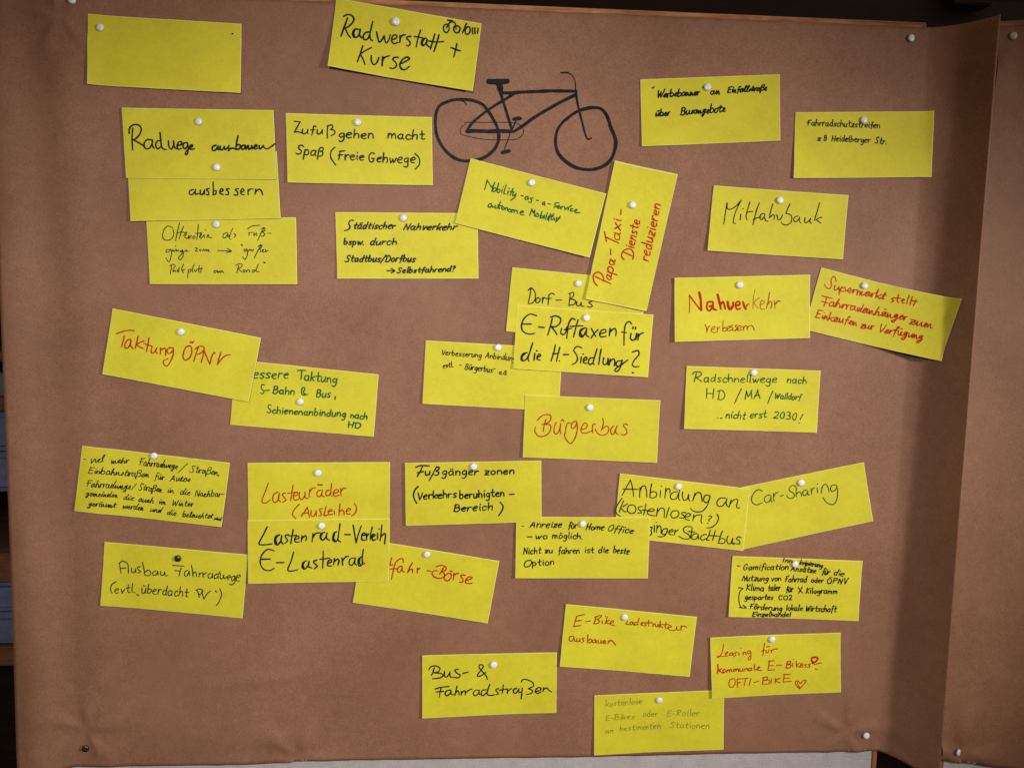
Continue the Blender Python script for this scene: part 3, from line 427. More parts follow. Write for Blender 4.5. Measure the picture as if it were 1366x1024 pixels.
 "840,240 850,290 855,335;852,310 875,295 885,335;905,300 905,335;908,315 925,300;935,300 938,340;940,318 965,300;1000,305 978,320 985,345 1010,335 1015,305;1015,305 1015,345;1055,310 1030,325 1035,350 1060,335;1075,290 1060,330 1065,350",
 "1080,305 1080,350 1100,345 1105,320;1105,320 1115,350 1135,335;1140,345 1165,335 1155,322 1140,335 1145,360;1200,325 1172,340 1180,370 1200,345;1200,330 1200,380 1175,400 1155,395;1210,345 1245,330 1235,318 1212,335 1215,365 1238,370",
 "218,375 185,395 170,435 185,472", ("evtl.", 200, 472, 380, 462, 36, .1, 0), (10, "388,480 402,490"), ("\u00fcberdacht", 425, 470, 812, 500, 40, .05, 0), "885,445 900,475 905,505;880,445 910,435 935,450 920,475 900,480;925,455 935,490 945,520;945,520 970,475 998,452", (10, "1040,450 1048,460"), "1075,430 1090,480 1070,540 1045,575"]),
'boerse': (460, 715, .16105, 'red', 9.5, [
 "388,178 378,215 370,245;355,240 400,235;485,215 478,185 450,190 420,220 400,290 385,358;370,272 400,268 432,268;470,245 445,255 435,285 450,298 470,275 475,250;475,250 478,285 492,295;560,218 535,260 520,300;520,300 540,275 560,275 562,302;600,262 600,305;600,280 622,262",
 "682,283 712,290;758,250 800,240 838,255 832,280 800,290;820,255 800,290 785,315;800,290 822,305 822,335 780,348 740,335 722,305 738,285 765,285;850,310 828,330 825,355 850,368 875,350 882,315 865,305 845,315",
 (13, "872,285 890,292"), "905,305 900,340 898,360;903,325 925,308 945,305;1000,325 975,318 960,330 975,350 978,375 950,380;1000,365 1040,355 1055,340 1030,335 1005,355 1000,380 1025,390 1055,388"]),
'gami': (960, 730, .14641, 'black', 8.3, [
 ("Inn", 570, 135, 660, 138, 22, .3, 0), ("kvipierung", 725, 152, 935, 182, 24, .3, 0), "160,165 185,168", ("Gamification", 212, 202, 625, 200, 30, .3, 0), ("Ans\u00e4tze", 645, 212, 875, 230, 26, .2, 0), ("f\u00fcr", 930, 242, 1000, 245, 28, .3, 0), ("die", 1035, 245, 1125, 262, 28, .3, 0),
 ("Nutzung", 200, 300, 440, 305, 28, .3, 0), ("von", 470, 305, 560, 302, 26, .1, 0), ("Fahrrad", 595, 312, 790, 315, 29, .2, 0), ("oder", 832, 315, 945, 320, 24, .1, 0), ("\u00d6PNV", 975, 325, 1160, 332, 30, .2, 0),
 "172,365 205,368", ("Klima", 240, 387, 402, 395, 30, .15, 0), ("taler", 440, 392, 552, 390, 30, .15, 0), ("f\u00fcr", 605, 405, 670, 400, 28, .15, 0), ("X", 715, 416, 760, 410, 30, .1, 0), ("Kilogramm", 785, 415, 1070, 422, 27, .1, 0),
 ("gespartes", 228, 472, 485, 475, 26, .2, 0), ("CO2", 535, 475, 662, 475, 23, 0, 0), "215,370 185,400 175,450 180,510 200,550;180,545 215,549 245,550;215,525 245,550",
 ("F\u00f6rderung", 272, 558, 565, 578, 28, .2, 0), ("lokale", 602, 572, 755, 576, 28, .1, 0), ("Wirtschaft", 780, 578, 1060, 586, 29, .2, 0), ("Einzelhandel", 295, 627, 645, 630, 24, .2, 0)]),
'lade': (735, 795, .15373, 'redbrown', 8.5, [
 "225,172 210,215 197,260;220,175 250,165 290,157;208,215 265,208;195,260 260,252;300,220 345,212;390,175 385,205 372,235;378,180 430,165 438,175 400,200;400,200 420,210 410,232 372,238;445,210 445,238;472,170 475,173;490,175 480,210 470,240;510,205 478,222 510,240;515,235 545,220 538,208 518,222 520,245 560,255",
 "665,215 650,240 680,240;705,220 688,228 690,245 710,235;710,222 715,248;745,225 725,230 728,248 750,240;765,190 755,225 755,248;785,240 800,232 795,222 780,235 785,250 805,248;830,225 812,232 828,248 810,258;850,205 845,235 848,258;830,230 880,228;885,238 885,262;885,245 900,235;905,240 908,260 925,258 930,240;930,240 932,262;950,215 945,245 942,270;970,240 948,252 972,272;1000,225 990,260 1000,282;980,245 1020,240;1010,275 1045,262 1030,250 1015,270 1030,290 1060,295 1085,285 1090,262;1090,262 1095,290 1115,290;1130,255 1128,295;1130,275 1145,255 1180,268",
 "195,345 165,350 158,375 175,390 195,370 200,350;200,350 205,385 220,392;225,365 225,390 245,388 250,365;250,365 255,395;290,360 270,368 285,385 268,400;320,332 318,370 318,400;320,385 345,370 355,385 340,402 318,400;385,375 362,382 365,402 385,395 390,378;390,378 395,405;410,380 410,402 430,402 435,380;435,380 438,408;450,400 475,392 465,382 450,395 460,410 480,405;500,385 495,410;500,395 520,380 540,395 562,422"]),
'leasing': (935, 835, .14641, 'red', 8, [
 "205,165 200,210 185,255 155,285 150,270 190,272 225,270;225,250 245,240 240,228 225,245 230,270 250,265;290,240 265,245 262,262 285,258 292,240;292,240 295,265;330,235 308,242 318,262 300,275;345,240 348,262;362,198 365,202;385,235 385,262;385,245 405,232 412,258;450,222 425,228 430,250 455,235;455,225 455,290 440,305 430,290 455,262",
 "580,155 572,210 565,270;555,225 580,215;595,215 595,238 615,235 618,212;600,185 630,182;640,215 645,238;642,220 665,208 700,205",
 (9.5, "155,345 155,390 150,430;190,385 160,400 205,425;215,390 200,400 212,420 228,405 215,390;240,395 238,420;240,402 258,395 260,415;260,400 278,392 282,415;300,390 300,412;300,400 318,388 320,410;320,398 338,385 345,410;355,385 360,408 380,400 382,385;382,385 385,408;400,385 400,408;400,395 420,380 428,405;460,378 438,385 440,405 460,395;460,380 465,402;500,395 540,372 525,368 515,395 552,402;490,348 486,378 488,404"),
 "625,315 618,360 612,400;615,315 672,312;618,358 660,355;612,400 672,395;690,355 740,352", (10, "790,320 782,350 775,380;785,322 815,315 815,335 790,345;790,345 822,352 810,375 775,380"), "835,335 838,370;845,298 848,300;870,315 868,345 870,372;895,335 872,352 900,372;905,360 930,350 922,338 905,350 912,370 935,365;965,345 945,350 962,362 950,375;1000,340 978,348 995,362 975,375",
 (15, "1012,320 1010,290 1040,280 1066,292 1040,325 1012,320"), (8, "1045,345 1100,330;1012,335 1045,345;1040,385 1060,390"),
 "290,475 262,490 258,540 285,555 312,520 308,480 290,475;330,478 332,515 332,555;330,480 370,475;332,515 360,510;410,470 395,540;375,478 430,470;455,475 440,540;485,510 528,498",
 "570,465 565,500 560,528;562,468 605,460 605,480 572,492;572,492 625,490 620,520 562,525;645,475 640,520;680,470 675,518;720,470 680,495 722,512;760,440 755,475 748,505;752,438 820,435;755,472 810,470;748,505 825,500",
 "900,568 865,530 862,505 885,498 910,520;910,520 930,495 955,488 955,505 925,540 900,568;880,510 885,530 900,555"]),
'bus': (550, 860, .15373, 'black', 9.5, [
 "145,210 165,185 205,180 240,200 225,230 180,240;190,195 178,240 165,262;190,240 250,245 265,265 235,285 175,290;280,225 278,265 300,275 325,240;325,230 330,275 350,278;398,208 370,215 385,240 415,260 395,283 355,275;438,245 485,232",
 "605,225 580,195 585,172 610,172 612,195 570,250 570,270 600,262 640,235;605,225 640,265 652,297;198,380 250,365 318,358;250,370 240,410 238,450;205,405 275,400;325,388 295,398 285,425 305,438 330,415 335,390;335,390 338,425 360,430;388,355 378,400 370,435;372,420 395,395 405,410 405,435",
 "425,398 425,435;427,415 450,395;460,395 460,432;462,412 490,390 520,380;570,388 540,395 530,425 550,438 575,415 580,390;580,390 580,425 600,425;640,385 605,395 600,430 620,435 645,410;672,340 655,390 650,425 680,435 715,430;750,375 725,385 735,405 748,420 725,430",
 "790,345 785,390 778,420;755,390 790,385 830,378;825,385 825,420;828,400 860,375;905,372 880,385 878,410 900,415 925,380;925,378 925,410 945,405;955,370 950,420 945,465;945,320 960,298 1000,300 1045,325 1050,355 1010,375;1010,378 1040,390 1035,415 990,428",
 "1065,405 1110,390 1115,370 1085,372 1068,400 1085,418 1120,405;1140,370 1135,400;1140,385 1165,370 1185,390 1208,405"]),
'kosten': (780, 910, .14641, 'pencil', 6.5, [
 ("kostenlose", 190, 217, 525, 190, 29, .15, 0), ("E-Bikes", 190, 345, 455, 328, 27, .1, 0), ("oder", 528, 308, 665, 305, 28, .1, 0), ("E-Roller", 745, 305, 1045, 302, 30, .15, 0),
 ("an", 185, 457, 260, 455, 22, .2, 0), ("bestimmten", 318, 440, 692, 415, 27, .15, 0), ("Stationen", 775, 408, 1135, 420, 30, .1, 0)]),
}
BIKE = (570, 80, .19766, [
 (20, "95,300 130,285 180,270 250,268 310,275 370,300 410,345 445,400 475,465 482,530 462,590 420,635 370,665 310,680 250,682 195,668 140,630 95,575 65,510 55,440 58,370 75,320 100,298"),
 (7, "215,272 250,285 262,303"),
 (21, "945,395 1000,355 1060,332 1120,322 1170,330 1205,365 1225,410 1240,460 1262,510 1272,560 1262,620 1240,670 1200,710 1140,735 1070,740 1000,725 940,690 890,640 870,590 866,530 880,470 915,420 950,392"),
 (15, "1003,210 1010,270 1025,340 1045,420 1060,480 1072,515"), (10, "1066,505 1078,530 1090,535 1108,527"),
 (7, "1000,210 1000,160 990,125 965,95 935,86"), (12, "903,87 940,86 955,90"),
 (20, "495,222 560,224 640,218 740,214 840,210 1005,212"),
 (24, "410,146 470,150 545,146"), (12, "412,135 480,134 551,134"), (10, "408,160 470,163 540,158"), (38, "484,162 490,180 494,208"),
 (18, "492,215 515,290 540,370 575,485"), (19, "588,228 520,270 430,325 350,385 300,430 268,478"),
 (25, "268,482 340,480 420,483 480,480 570,483"), (20, "1003,235 920,275 820,330 720,390 640,448 582,486"),
 (5, "255,430 270,422 400,422 560,422 610,430 640,455 650,485 635,515 600,535 560,540 440,540 350,532 270,515 235,505 222,485 230,455 255,435"),
 (9, "605,400 590,430 572,475"), (6, "558,495 545,540 525,590 520,610"), (21, "584,400 606,398 630,397"), (8, "598,388 628,386"), (24, "506,625 530,620 553,614")])

# card key -> corners in the photograph (top left, top right, bottom right, bottom left), layer, lift of the four corners in mm, label
CARDS = [
('blank', [(116.9, 18.4), (321.9, 32), (321.1, 124.5), (116.6, 112.5)], 0, (1, 0, 4, 4), "blank yellow card with no writing, pinned at its top left corner"),
('kurse', [(448.5, -2.7), (642.4, 31.5), (630.8, 122.6), (437.4, 88.8)], 0, (2, 1, 8, 10), "tilted yellow card reading Radwerstatt + Kurse beside the top edge, above the bicycle drawing"),
('radwege', [(162.1, 143.7), (364.9, 147), (368.7, 239.4), (168.3, 237.6)], 2, (1, 1, 2.5, .5), "yellow card reading Radwege ausbauen, upper of two overlapping cards"),
('ausbess', [(168.7, 205.4), (369.1, 201.7), (374.7, 291.4), (174.3, 295.1)], 1, (0, 0, 2, 4), "yellow card reading ausbessern, half covered by the card above it"),
('otter', [(194.7, 291), (394.7, 290.1), (396.9, 379.3), (200.2, 379)], 0, (0, 1, 4, 2.5), "yellow card with three thin cursive lines, an arrow and the word Parkplatz"),
('zufuss', [(380.9, 151), (575.9, 156.4), (577.5, 247.4), (383.8, 243.7)], 0, (1, 1, 2, 4), "yellow card reading Zufu\u00dfgehen macht Spa\u00df (Freie Gehwege)"),
('staedt', [(447.2, 282.9), (637, 284.5), (638.4, 371.8), (450.1, 371.8)], 0, (1, 0, 2, 3), "yellow card with four black lines, beginning St\u00e4dtischer Nahverkehr"),
('mobility', [(627.7, 211.3), (808.6, 258.3), (786.4, 343.8), (607.2, 297.8)], 1, (0, 3, 5, 1.5), "tilted yellow card with green writing, Mobility-as-a-Service, below the bicycle drawing"),
('werbe', [(854.2, 106.1), (1040.2, 99.2), (1040.8, 187.9), (856.1, 195.5)], 0, (1, 1, 3, 2), "yellow card reading Werbebanner an Einfallstra\u00dfe, right of the bicycle drawing"),
('schutz', [(1061.3, 149.8), (1246.2, 147.7), (1242.3, 236.3), (1058, 237.9)], 0, (1, 1, 7, 2), "yellow card reading Fahrradschutzstreifen in small black letters, near the right edge"),
('mitfahr', [(952.2, 247.4), (1132.1, 260.4), (1123.9, 346.1), (943.5, 334.4)], 0, (2, 1, 3, 4), "yellow card with the one thin black word Mitfahrbank"),
('verb', [(567.9, 454.1), (750.5, 464.3), (745.3, 548.5), (563.5, 538.4)], 0, (2, 0, 0, 3), "yellow card with small black writing on improving a connection, partly under two cards"),
('dorf', [(683.3, 356.6), (862.6, 374.5), (853.5, 459), (675, 441.8)], 0, (1, 0, 0, 2), "yellow card reading Dorf-Bus, covered right and below by two cards"),
('ruf', [(689.9, 407.3), (871.7, 419.7), (864.2, 503.2), (684.6, 491.7)], 1, (.3, 1, 3, 3), "yellow card reading E-Ruftaxen f\u00fcr die H.-Siedlung? in large black letters"),
('papa', [(820.3, 214.2), (904.3, 232.5), (862.4, 415.2), (780.7, 398.8)], 2, (2, 1, 3, 1), "upright turned yellow card with red sideways writing Papa-Taxi-Dienste reduzieren"),
('super', [(1095.6, 356.8), (1283.5, 398.5), (1256.1, 481.7), (1072, 439.3)], 0, (0, 30, 27, 0), "tilted yellow card with three red lines beginning Supermarkt stellt, lower right corner lifted"),
('nah', [(900, 370.7), (1080.8, 366.3), (1079.9, 450.9), (899.8, 456)], 1, (3, 1, 2, 4), "yellow card reading Nahverkehr verbessern, first half in thick red strokes"),
('bessere', [(314, 479.5), (505.2, 499.3), (498.5, 582.3), (307.1, 566.3)], 0, (0, 1, 3, 1.5), "yellow card with green writing on Taktung, S-Bahn and Bus, left end covered"),
('takt', [(149.9, 411.3), (348.2, 450.5), (332.1, 536.1), (136.7, 499)], 1, (1, 2, 2, 3), "tilted yellow card with large red words Taktung \u00d6PNV"),
('buerger', [(700.7, 526.6), (881, 533.8), (876.1, 617.1), (697.3, 609.6)], 1, (1, 1, 3, 2), "yellow card with the single large red word B\u00fcrgerbus"),
('schnell', [(916.1, 488.1), (1094.9, 494.3), (1089.1, 576.8), (912.3, 571.8)], 0, (2, 1, 2, 5), "yellow card with green writing Radschnellwege nach HD / MA, nicht erst 2030!"),
('viel', [(109.3, 594.4), (306.6, 617.2), (295.9, 702.5), (99.6, 680.9)], 0, (1, 2, 3, 2), "yellow card crammed with five small black lines, beginning viel mehr Fahrradwege"),
('lasten', [(330.2, 617.3), (520.3, 616.1), (519.5, 703), (331.5, 704)], 0, (1, 2, 0, 0), "yellow card with red writing Lastenr\u00e4der (Ausleihe)"),
('verleih', [(330.2, 693.7), (520, 691.5), (519.1, 775.1), (331.1, 778.1)], 1, (0, 0, 3, 3), "yellow card with black writing Lastenrad-Verleih, E-Lastenrad"),
('car', [(976.5, 652.4), (1152.5, 616.1), (1164.3, 694.6), (988.3, 733)], 0, (0, 2, 2, 1), "yellow card tilted upwards to the right with the green word Car-Sharing"),
('anbind', [(827.1, 631.2), (1000.3, 651.7), (991.5, 734.7), (819, 715)], 1, (2, 0, 1.5, 0), "yellow card reading Anbindung an (kostenlosen?) ...inger Stadtbus in black"),
('anreize', [(688.8, 688.8), (867.4, 689.8), (864.2, 771.1), (687.3, 770.8)], 2, (0, 0, 2, 1.5), "yellow card reading Nicht zu fahren ist die beste Option"),
('fuss', [(540.2, 617.3), (722.1, 614), (722.5, 695.8), (541.3, 701.1)], 3, (0, 0, 1, 0), "yellow card reading Fu\u00dfg\u00e4ngerzonen (Verkehrsberuhigten-Bereich)"),
('ausbau', [(139.3, 722.7), (330.7, 739.5), (323.8, 824.2), (134, 807.3)], 0, (1, 0, 2, 3), "yellow card reading Ausbau Fahrradwege, held by a dark metal pin"),
('boerse', [(484.2, 718.1), (666.2, 748), (650.6, 830.7), (470.8, 803.1)], 0, (0, 2, 4, 2), "yellow card with red writing ...fahr-B\u00f6rse, left part covered"),
('gami', [(977.3, 741.4), (1150.8, 747.9), (1144.8, 827.8), (971.4, 821.9)], 0, (2, 1, 3, 2), "yellow card filled with thick black lines about Klimataler and \u00d6PNV"),
('lade', [(755, 805.5), (929.9, 822.4), (919.5, 901.8), (746.5, 888)], 0, (3, 1, 3, 4), "yellow card with thin red writing E-Bike Ladestruktur ausbauen"),
('kosten', [(792.9, 927.1), (966.2, 919.7), (964.9, 999), (792.4, 1006.2)], 0, (2, 0, 3, 3), "yellow card with faint pencil writing, lowest on the board"),
('leasing', [(947.6, 850.1), (1121.4, 843.5), (1121.2, 922.5), (949.6, 930.9)], 1, (3, 1, 2, 3), "yellow card with red writing beginning Leasing and a small heart"),
('bus', [(563.1, 873.8), (742.9, 869.7), (742.1, 949.6), (563.4, 957.1)], 0, (3, 1, 2, 3), "yellow card with large black writing Bus- & Fahrradstra\u00dfen"),
]
PINS = [('blank', 133, 36.5), ('kurse', 528, 28.5), ('radwege', 265, 162), ('radwege', 289, 223), ('otter', 288.5, 299), ('zufuss', 477, 163), ('staedt', 538.5, 290.5), ('mobility', 709.5, 243.5),
 ('papa', 844, 273), ('werbe', 944.5, 116), ('schutz', 1153, 160), ('mitfahr', 1041, 267), ('dorf', 772, 378), ('ruf', 782.5, 424), ('nah', 987.5, 380), ('super', 1154, 381), ('takt', 241, 442.5),
 ('bessere', 400.5, 536), ('verb', 664.5, 463.5), ('buerger', 787, 543.5), ('schnell', 1006, 497), ('viel', 205, 608), ('lasten', 424, 631), ('verleih', 428.5, 701.5), ('fuss', 632, 622.5),
 ('anreize', 777.5, 699), ('anbind', 905.5, 649), ('car', 1069.5, 644), ('ausbau', 236.5, 745), ('boerse', 569.5, 739.5), ('gami', 1061, 752.5), ('lade', 834, 823.5), ('leasing', 1030.5, 853),
 ('bus', 658.5, 887), ('kosten', 880, 934)]
# ------------------------------------------------------------------ boards
def sstep(a, b, x):
    t = min(1, max(0, (x - a) / (b - a))); return t * t * (3 - 2 * t)
RB = 0.020                                   # the second board stands 20 mm in front of the first
def board(name, quad, h, depth, strip, label, grp):
    """quad: outer corners (x, v) tl, tr, br, bl; a felt panel with four wooden edging strips"""
    tl, tr, br, bl = [np.array(q) for q in quad]
    org = W(*( (tl + tr + br + bl) / 4), h)
    root = empty(name, org)
    def lerp(a, b, t): return a + (b - a) * t
    def inset(p, q1, q2):
        d1 = (q1 - p) / np.linalg.norm(q1 - p); d2 = (q2 - p) / np.linalg.norm(q2 - p)
        return p + (d1 + d2) * strip
    i = [inset(tl, tr, bl), inset(tr, tl, br), inset(br, tr, bl), inset(bl, tl, br)]
    o = [tl, tr, br, bl]
    def prism(nm, pts, h0, h1, mat, bev=.0012):
        import bmesh
        bm = bmesh.new()
        a = [bm.verts.new(W(p[0], p[1], h1)) for p in pts]; b = [bm.verts.new(W(p[0], p[1], h0)) for p in pts]
        n = len(pts)
        bm.faces.new(a[::-1]); bm.faces.new(b)
        for k in range(n): bm.faces.new((a[k], a[(k + 1) % n], b[(k + 1) % n], b[k]))
        bmesh.ops.recalc_face_normals(bm, faces=bm.faces)
        if bev: bmesh.ops.bevel(bm, geom=bm.edges[:], offset=bev, segments=2, affect='EDGES')
        bm.verts.index_update()
        V = [v.co.copy() for v in bm.verts]; Fc = [[v.index for v in f.verts] for f in bm.faces]; bm.free()
        return mk(nm, V, Fc, mat, root, org)
    for k in range(4):
        prism('edging_strip', [o[k], o[(k + 1) % 4], i[(k + 1) % 4], i[k]], h - depth, h - .0016, M['frame'] if k in (0, 2) else M['frame_v'])
    ii = [p + (np.mean(i, 0) - p) / np.linalg.norm(np.mean(i, 0) - p) * .0004 for p in i]
    prism('felt_panel', ii, h - depth + .003, h - .0028, M['felt'], 0)
    tag(root, label, 'pinboard', grp); return root
def ext(a, b, t): a = np.array(a); b = np.array(b); return a + (b - a) * t
LT0, LT1 = np.array(bp(640, 4)), np.array(bp(1237.5, 29.5))
LR0, LR1 = np.array(bp(1238.5, 30)), np.array(bp(1171.5, 1000))
ltop = lambda x: LT0[1] + (LT1[1] - LT0[1]) * (x - LT0[0]) / (LT1[0] - LT0[0])
lbot = lambda x: ltop(x) - 1.235
rl = lambda v: LR0[0] + (LR1[0] - LR0[0]) * (v - LR0[1]) / (LR1[1] - LR0[1])
Lx = -0.628
board('pinboard', [(Lx, ltop(Lx)), tuple(LT1), (rl(-.80), -.80), (Lx - .02, lbot(Lx))], 0, .028, .0085,
      "felt pinboard with a worn wooden edge, behind the large brown paper of cards", "pinboards side by side")
# second board
a0 = np.array(bp(1329, 28.5, RB)); a1 = np.array(bp(1366, 26.0, RB)); tdir = (a1 - a0) / np.linalg.norm(a1 - a0)
b1 = np.array(bp(1252.8, 1024, RB)); ld = (b1 - a0) / np.linalg.norm(b1 - a0)
board('pinboard', [tuple(a0), tuple(a0 + tdir * 1.5), tuple(a0 + tdir * 1.5 + np.array((.02, -1.25))), tuple(a0 + ld * 1.24)], RB, .028, .0085,
      "second felt pinboard at the right edge, its left side just showing", "pinboards side by side")

# ------------------------------------------------------------------ brown papers
def hp(x, v):
    """height of the left paper above its board: slight waves, puckers at the pins, free left edge"""
    n = noise.noise(Vector((x * 2.1 + 5, v * 1.6, 0)))
    h = .0012 + .0016 * (n + .5)
    n2 = noise.noise(Vector((x * 7, v * 5, 3.1)))
    edge = sstep(-.50, -.64, x) + sstep(.55, .68, x) * .5 + sstep(-.52, -.66, v) * .8
    h += .0011 * n2 * (.35 + edge)
    # vertical waves near the free left edge
    e = sstep(-.46, -.64, x)
    h += e * (.0045 * (1 + math.sin((x + .55) * 62 + .6 * v + noise.noise(Vector((v * 3, 1, 1))) * 1.2)) + .003 * noise.noise(Vector((x * 9, v * 2.5, 9))))
    # a long shallow crease low on the left, a dent by the bottom edge
    cy = -.535 + (x + .33) * .07; h += .0016 * math.exp(-((v - cy) / .009) ** 2) * sstep(-.42, -.36, x) * sstep(-.20, -.30, x) if -.45 < x < -.18 else 0
    h += .0022 * math.exp(-((x + .29) / .05) ** 2 - ((v + .625) / .012) ** 2) + .0016 * math.exp(-((x + .585) / .02) ** 2 - ((v + .05) / .12) ** 2)
    h += .0018 * math.exp(-((x + .03 * math.sin(v * 4) + .47) / .018) ** 2) * sstep(.15, .4, v)
    for (cx, cv, ang, amp) in ((-.555, -.60, .5, .0030), (.598, -.645, .9, .0035), (-.545, .41, -.8, .003), (-.25, -.655, 1.9, .003)):
        dx, dv = x - cx, v - cv; r = math.hypot(dx, dv)
        h += amp * math.exp(-(r / .06) ** 2) * max(0, math.sin(5 * math.atan2(dv, dx) + ang)) * (r / .03) * math.exp(1 - r / .03) * 1.3
    return max(h, .0006)

CT, CB = np.array(bp(1240, 38.3)), np.array(bp(1172, 1000.9))
ptop = lambda x: bp(640, 12.2)[1] + (bp(1236, 37.5)[1] - bp(640, 12.2)[1]) * (x - bp(640, 12)[0]) / (bp(1236, 37)[0] - bp(640, 12)[0])
_bx = [bp(*p) for p in ((26, 1027), (104, 1020.5), (330, 1019), (400, 1014.5), (780, 1008), (966, 1004), (1167.5, 1000.5))]
def interp(pts, x):
    if x <= pts[0][0]: return pts[0][1]
    for (xa, ya), (xb, yb) in zip(pts, pts[1:]):
        if x <= xb: return ya + (yb - ya) * (x - xa) / (xb - xa)
    return pts[-1][1]
pbot = lambda x: interp(_bx, x)
_le = [bp(*p) for p in ((26, 1024), (21, 850), (15, 690), (7, 450), (1, 300), (-2, 150), (-3, 0), (-4, -60))]
_le = [(p[1], p[0]) for p in _le]
pleft = lambda v: interp(_le, v)
# free edge of the flap that bends forward between the two boards
def solve_h(px, py, vf):
    lo, hi = 0.0, .12
    for _ in range(40):
        m_ = (lo + hi) / 2; x, v = bp(px, py, m_)
        lo, hi = (m_, hi) if v > vf(x) else (lo, m_)
    return m_
HT = solve_h(1335, 19.5, ptop)
FT = np.array(bp(1335, 19.5, HT)); HB = .066; FB = np.array(bp(1252, 1044, HB))
def fprof(s): return .22 * s + .78 * s ** 2.1
def hflap(x, v):
    w = (v - CT[1]) / (CB[1] - CT[1]); C = CT + (CB - CT) * w; Fp = FT + (FB - FT) * w
    s = (x - C[0]) / (Fp[0] - C[0]); return (HT + (HB - HT) * w) * fprof(s) if s > 0 else 0.0
def slab(name, grid, mats, parent=None, org=None, thick=.00022, back=True):
    """grid[r][c] world points of the front; closed thin sheet"""
    R, C_ = len(grid), len(grid[0]); V = [p for row in grid for p in row]; Fc = []
    for r in range(R - 1):
        for c in range(C_ - 1):
            a = r * C_ + c; Fc.append((a, a + C_, a + C_ + 1, a + 1))
    n = R * C_
    V += [p + Vector((0, thick, 0)) for p in V[:n]]
    Fc += [tuple(n + i for i in f[::-1]) for f in Fc]
    ring = [c for c in range(C_)] + [r * C_ + C_ - 1 for r in range(1, R)] + [(R - 1) * C_ + c for c in range(C_ - 2, -1, -1)] + [r * C_ for r in range(R - 2, 0, -1)]
    k = len(ring)
    side0 = len(Fc)
    for i in range(k):
        a, b = ring[i], ring[(i + 1) % k]; Fc.append((a, b, n + b, n + a))
    return V, Fc, side0
NU, NF, NV = 250, 36, 200
grid = []
for j in range(NV + 1):
    w = j / NV; row = []
    C = CT + (CB - CT) * w; Fp = FT + (FB - FT) * w; Hf = HT + (HB - HT) * w
    for i in range(NU + 1):
        u = i / NU
        v = ptop(C[0] * u) ; 
        vtop = ptop(-.65 + (C[0] + .65) * u)
        # position along the row
        x0 = pleft(.45 - 1.11 * w); x = x0 + (C[0] - x0) * u
        vt, vb = ptop(x), pbot(x)
        rag = .0007 * noise.noise(Vector((x * 45, j, 7.7))) if j in (0, NV) else 0
        v = vt + (vb - vt) * w + rag
        row.append(W(x, v, hp(x, v)))
    hC = -row[-1].y; vC = row[-1].z - Z0
    for i in range(1, NF + 1):
        s = i / NF
        x = C[0] + (Fp[0] - C[0]) * s; vv = vC + (Fp[1] - vC) * s
        hh = hC + (Hf - hC) * fprof(s) + .0006 * noise.noise(Vector((x * 20, vv * 5, 1)))
        row.append(W(x, vv, hh))
    grid.append(row)
org = W(0, 0, 0)
V, Fc, s0 = slab('kraft_paper', grid, None)
paper = mk('brown_paper', V, Fc, M['kraft'], None, org, smooth=True)
tag(paper, "large brown kraft paper with a bicycle drawn on it, its right side bending forward", 'paper')

# right paper
R0 = RB
rt0, rt1 = np.array(bp(1328, 36.8, R0)), np.array(bp(1366, 34.5, R0)); rtd = (rt1 - rt0) / (rt1 - rt0)[0]
rb = [bp(*p, R0) for p in ((1252.6, 1013.3), (1300, 1018), (1366, 1026.5))]
rb.append((rb[-1][0] + 1.3, rb[-1][1] - .02))
def hp2(x, v):
    n = noise.noise(Vector((x * 5, v * 4, 21))); n2 = noise.noise(Vector((x * 14, v * 9, 2)))
    h = .0012 + .0022 * (n + .5) + .0012 * n2
    cx, cv = bp(1277, 1003, R0); r = math.hypot(x - cx, v - cv)
    h += .007 * math.exp(-(r / .05) ** 2) * max(0, math.sin(4 * math.atan2(v - cv, x - cx) + 2.2)) * (r / .025)
    cx, cv = bp(1352, 48, R0); r = math.hypot(x - cx, v - cv)
    h += .004 * math.exp(-(r / .06) ** 2) * max(0, math.sin(3 * math.atan2(v - cv, x - cx) + 1.0)) * (r / .025)
    return max(h, .0005)
grid = []
for j in range(161):
    w = j / 160; row = []
    A = np.array(bp(1331, 36.8, R0)); B = np.array(rb[0]); L = A + (B - A) * w
    for i in range(71):
        x = L[0] + (i / 70) ** 1.6 * 1.15
        vt = rt0[1] + rtd[1] * (x - rt0[0]); vb = interp(rb, x); v = vt + (vb - vt) * w
        row.append(W(x, v, R0 + hp2(x, v)))
    grid.append(row)
V, Fc, s0 = slab('p', grid, None)
p2 = mk('brown_paper', V, Fc, M['kraft2'], None, W(.8, 0, R0), smooth=True)
tag(p2, "second sheet of brown kraft paper along the right edge, pinned to the other board", 'paper')

# ------------------------------------------------------------------ ribbons of ink
def catmull(pts, step):
    P = [np.array(p, float) for p in pts]
    if len(P) == 2:
        n = max(2, int(np.linalg.norm(P[1] - P[0]) / step)); return [P[0] + (P[1] - P[0]) * k / n for k in range(n + 1)]
    Q = [2 * P[0] - P[1]] + P + [2 * P[-1] - P[-2]]; out = []
    for k in range(1, len(Q) - 2):
        p0, p1, p2_, p3 = Q[k - 1:k + 3]; n = max(2, int(np.linalg.norm(p2_ - p1) / step))
        for i in range(n):
            t = i / n
            out.append(.5 * ((2 * p1) + (-p0 + p2_) * t + (2 * p0 - 5 * p1 + 4 * p2_ - p3) * t * t + (-p0 + 3 * p1 - 3 * p2_ + p3) * t ** 3))
    out.append(P[-1]); return out
def parse(s): return [[tuple(float(a) for a in p.split(',')) for p in st.split()] for st in s.split(';') if st.strip()]
_sid = [0]
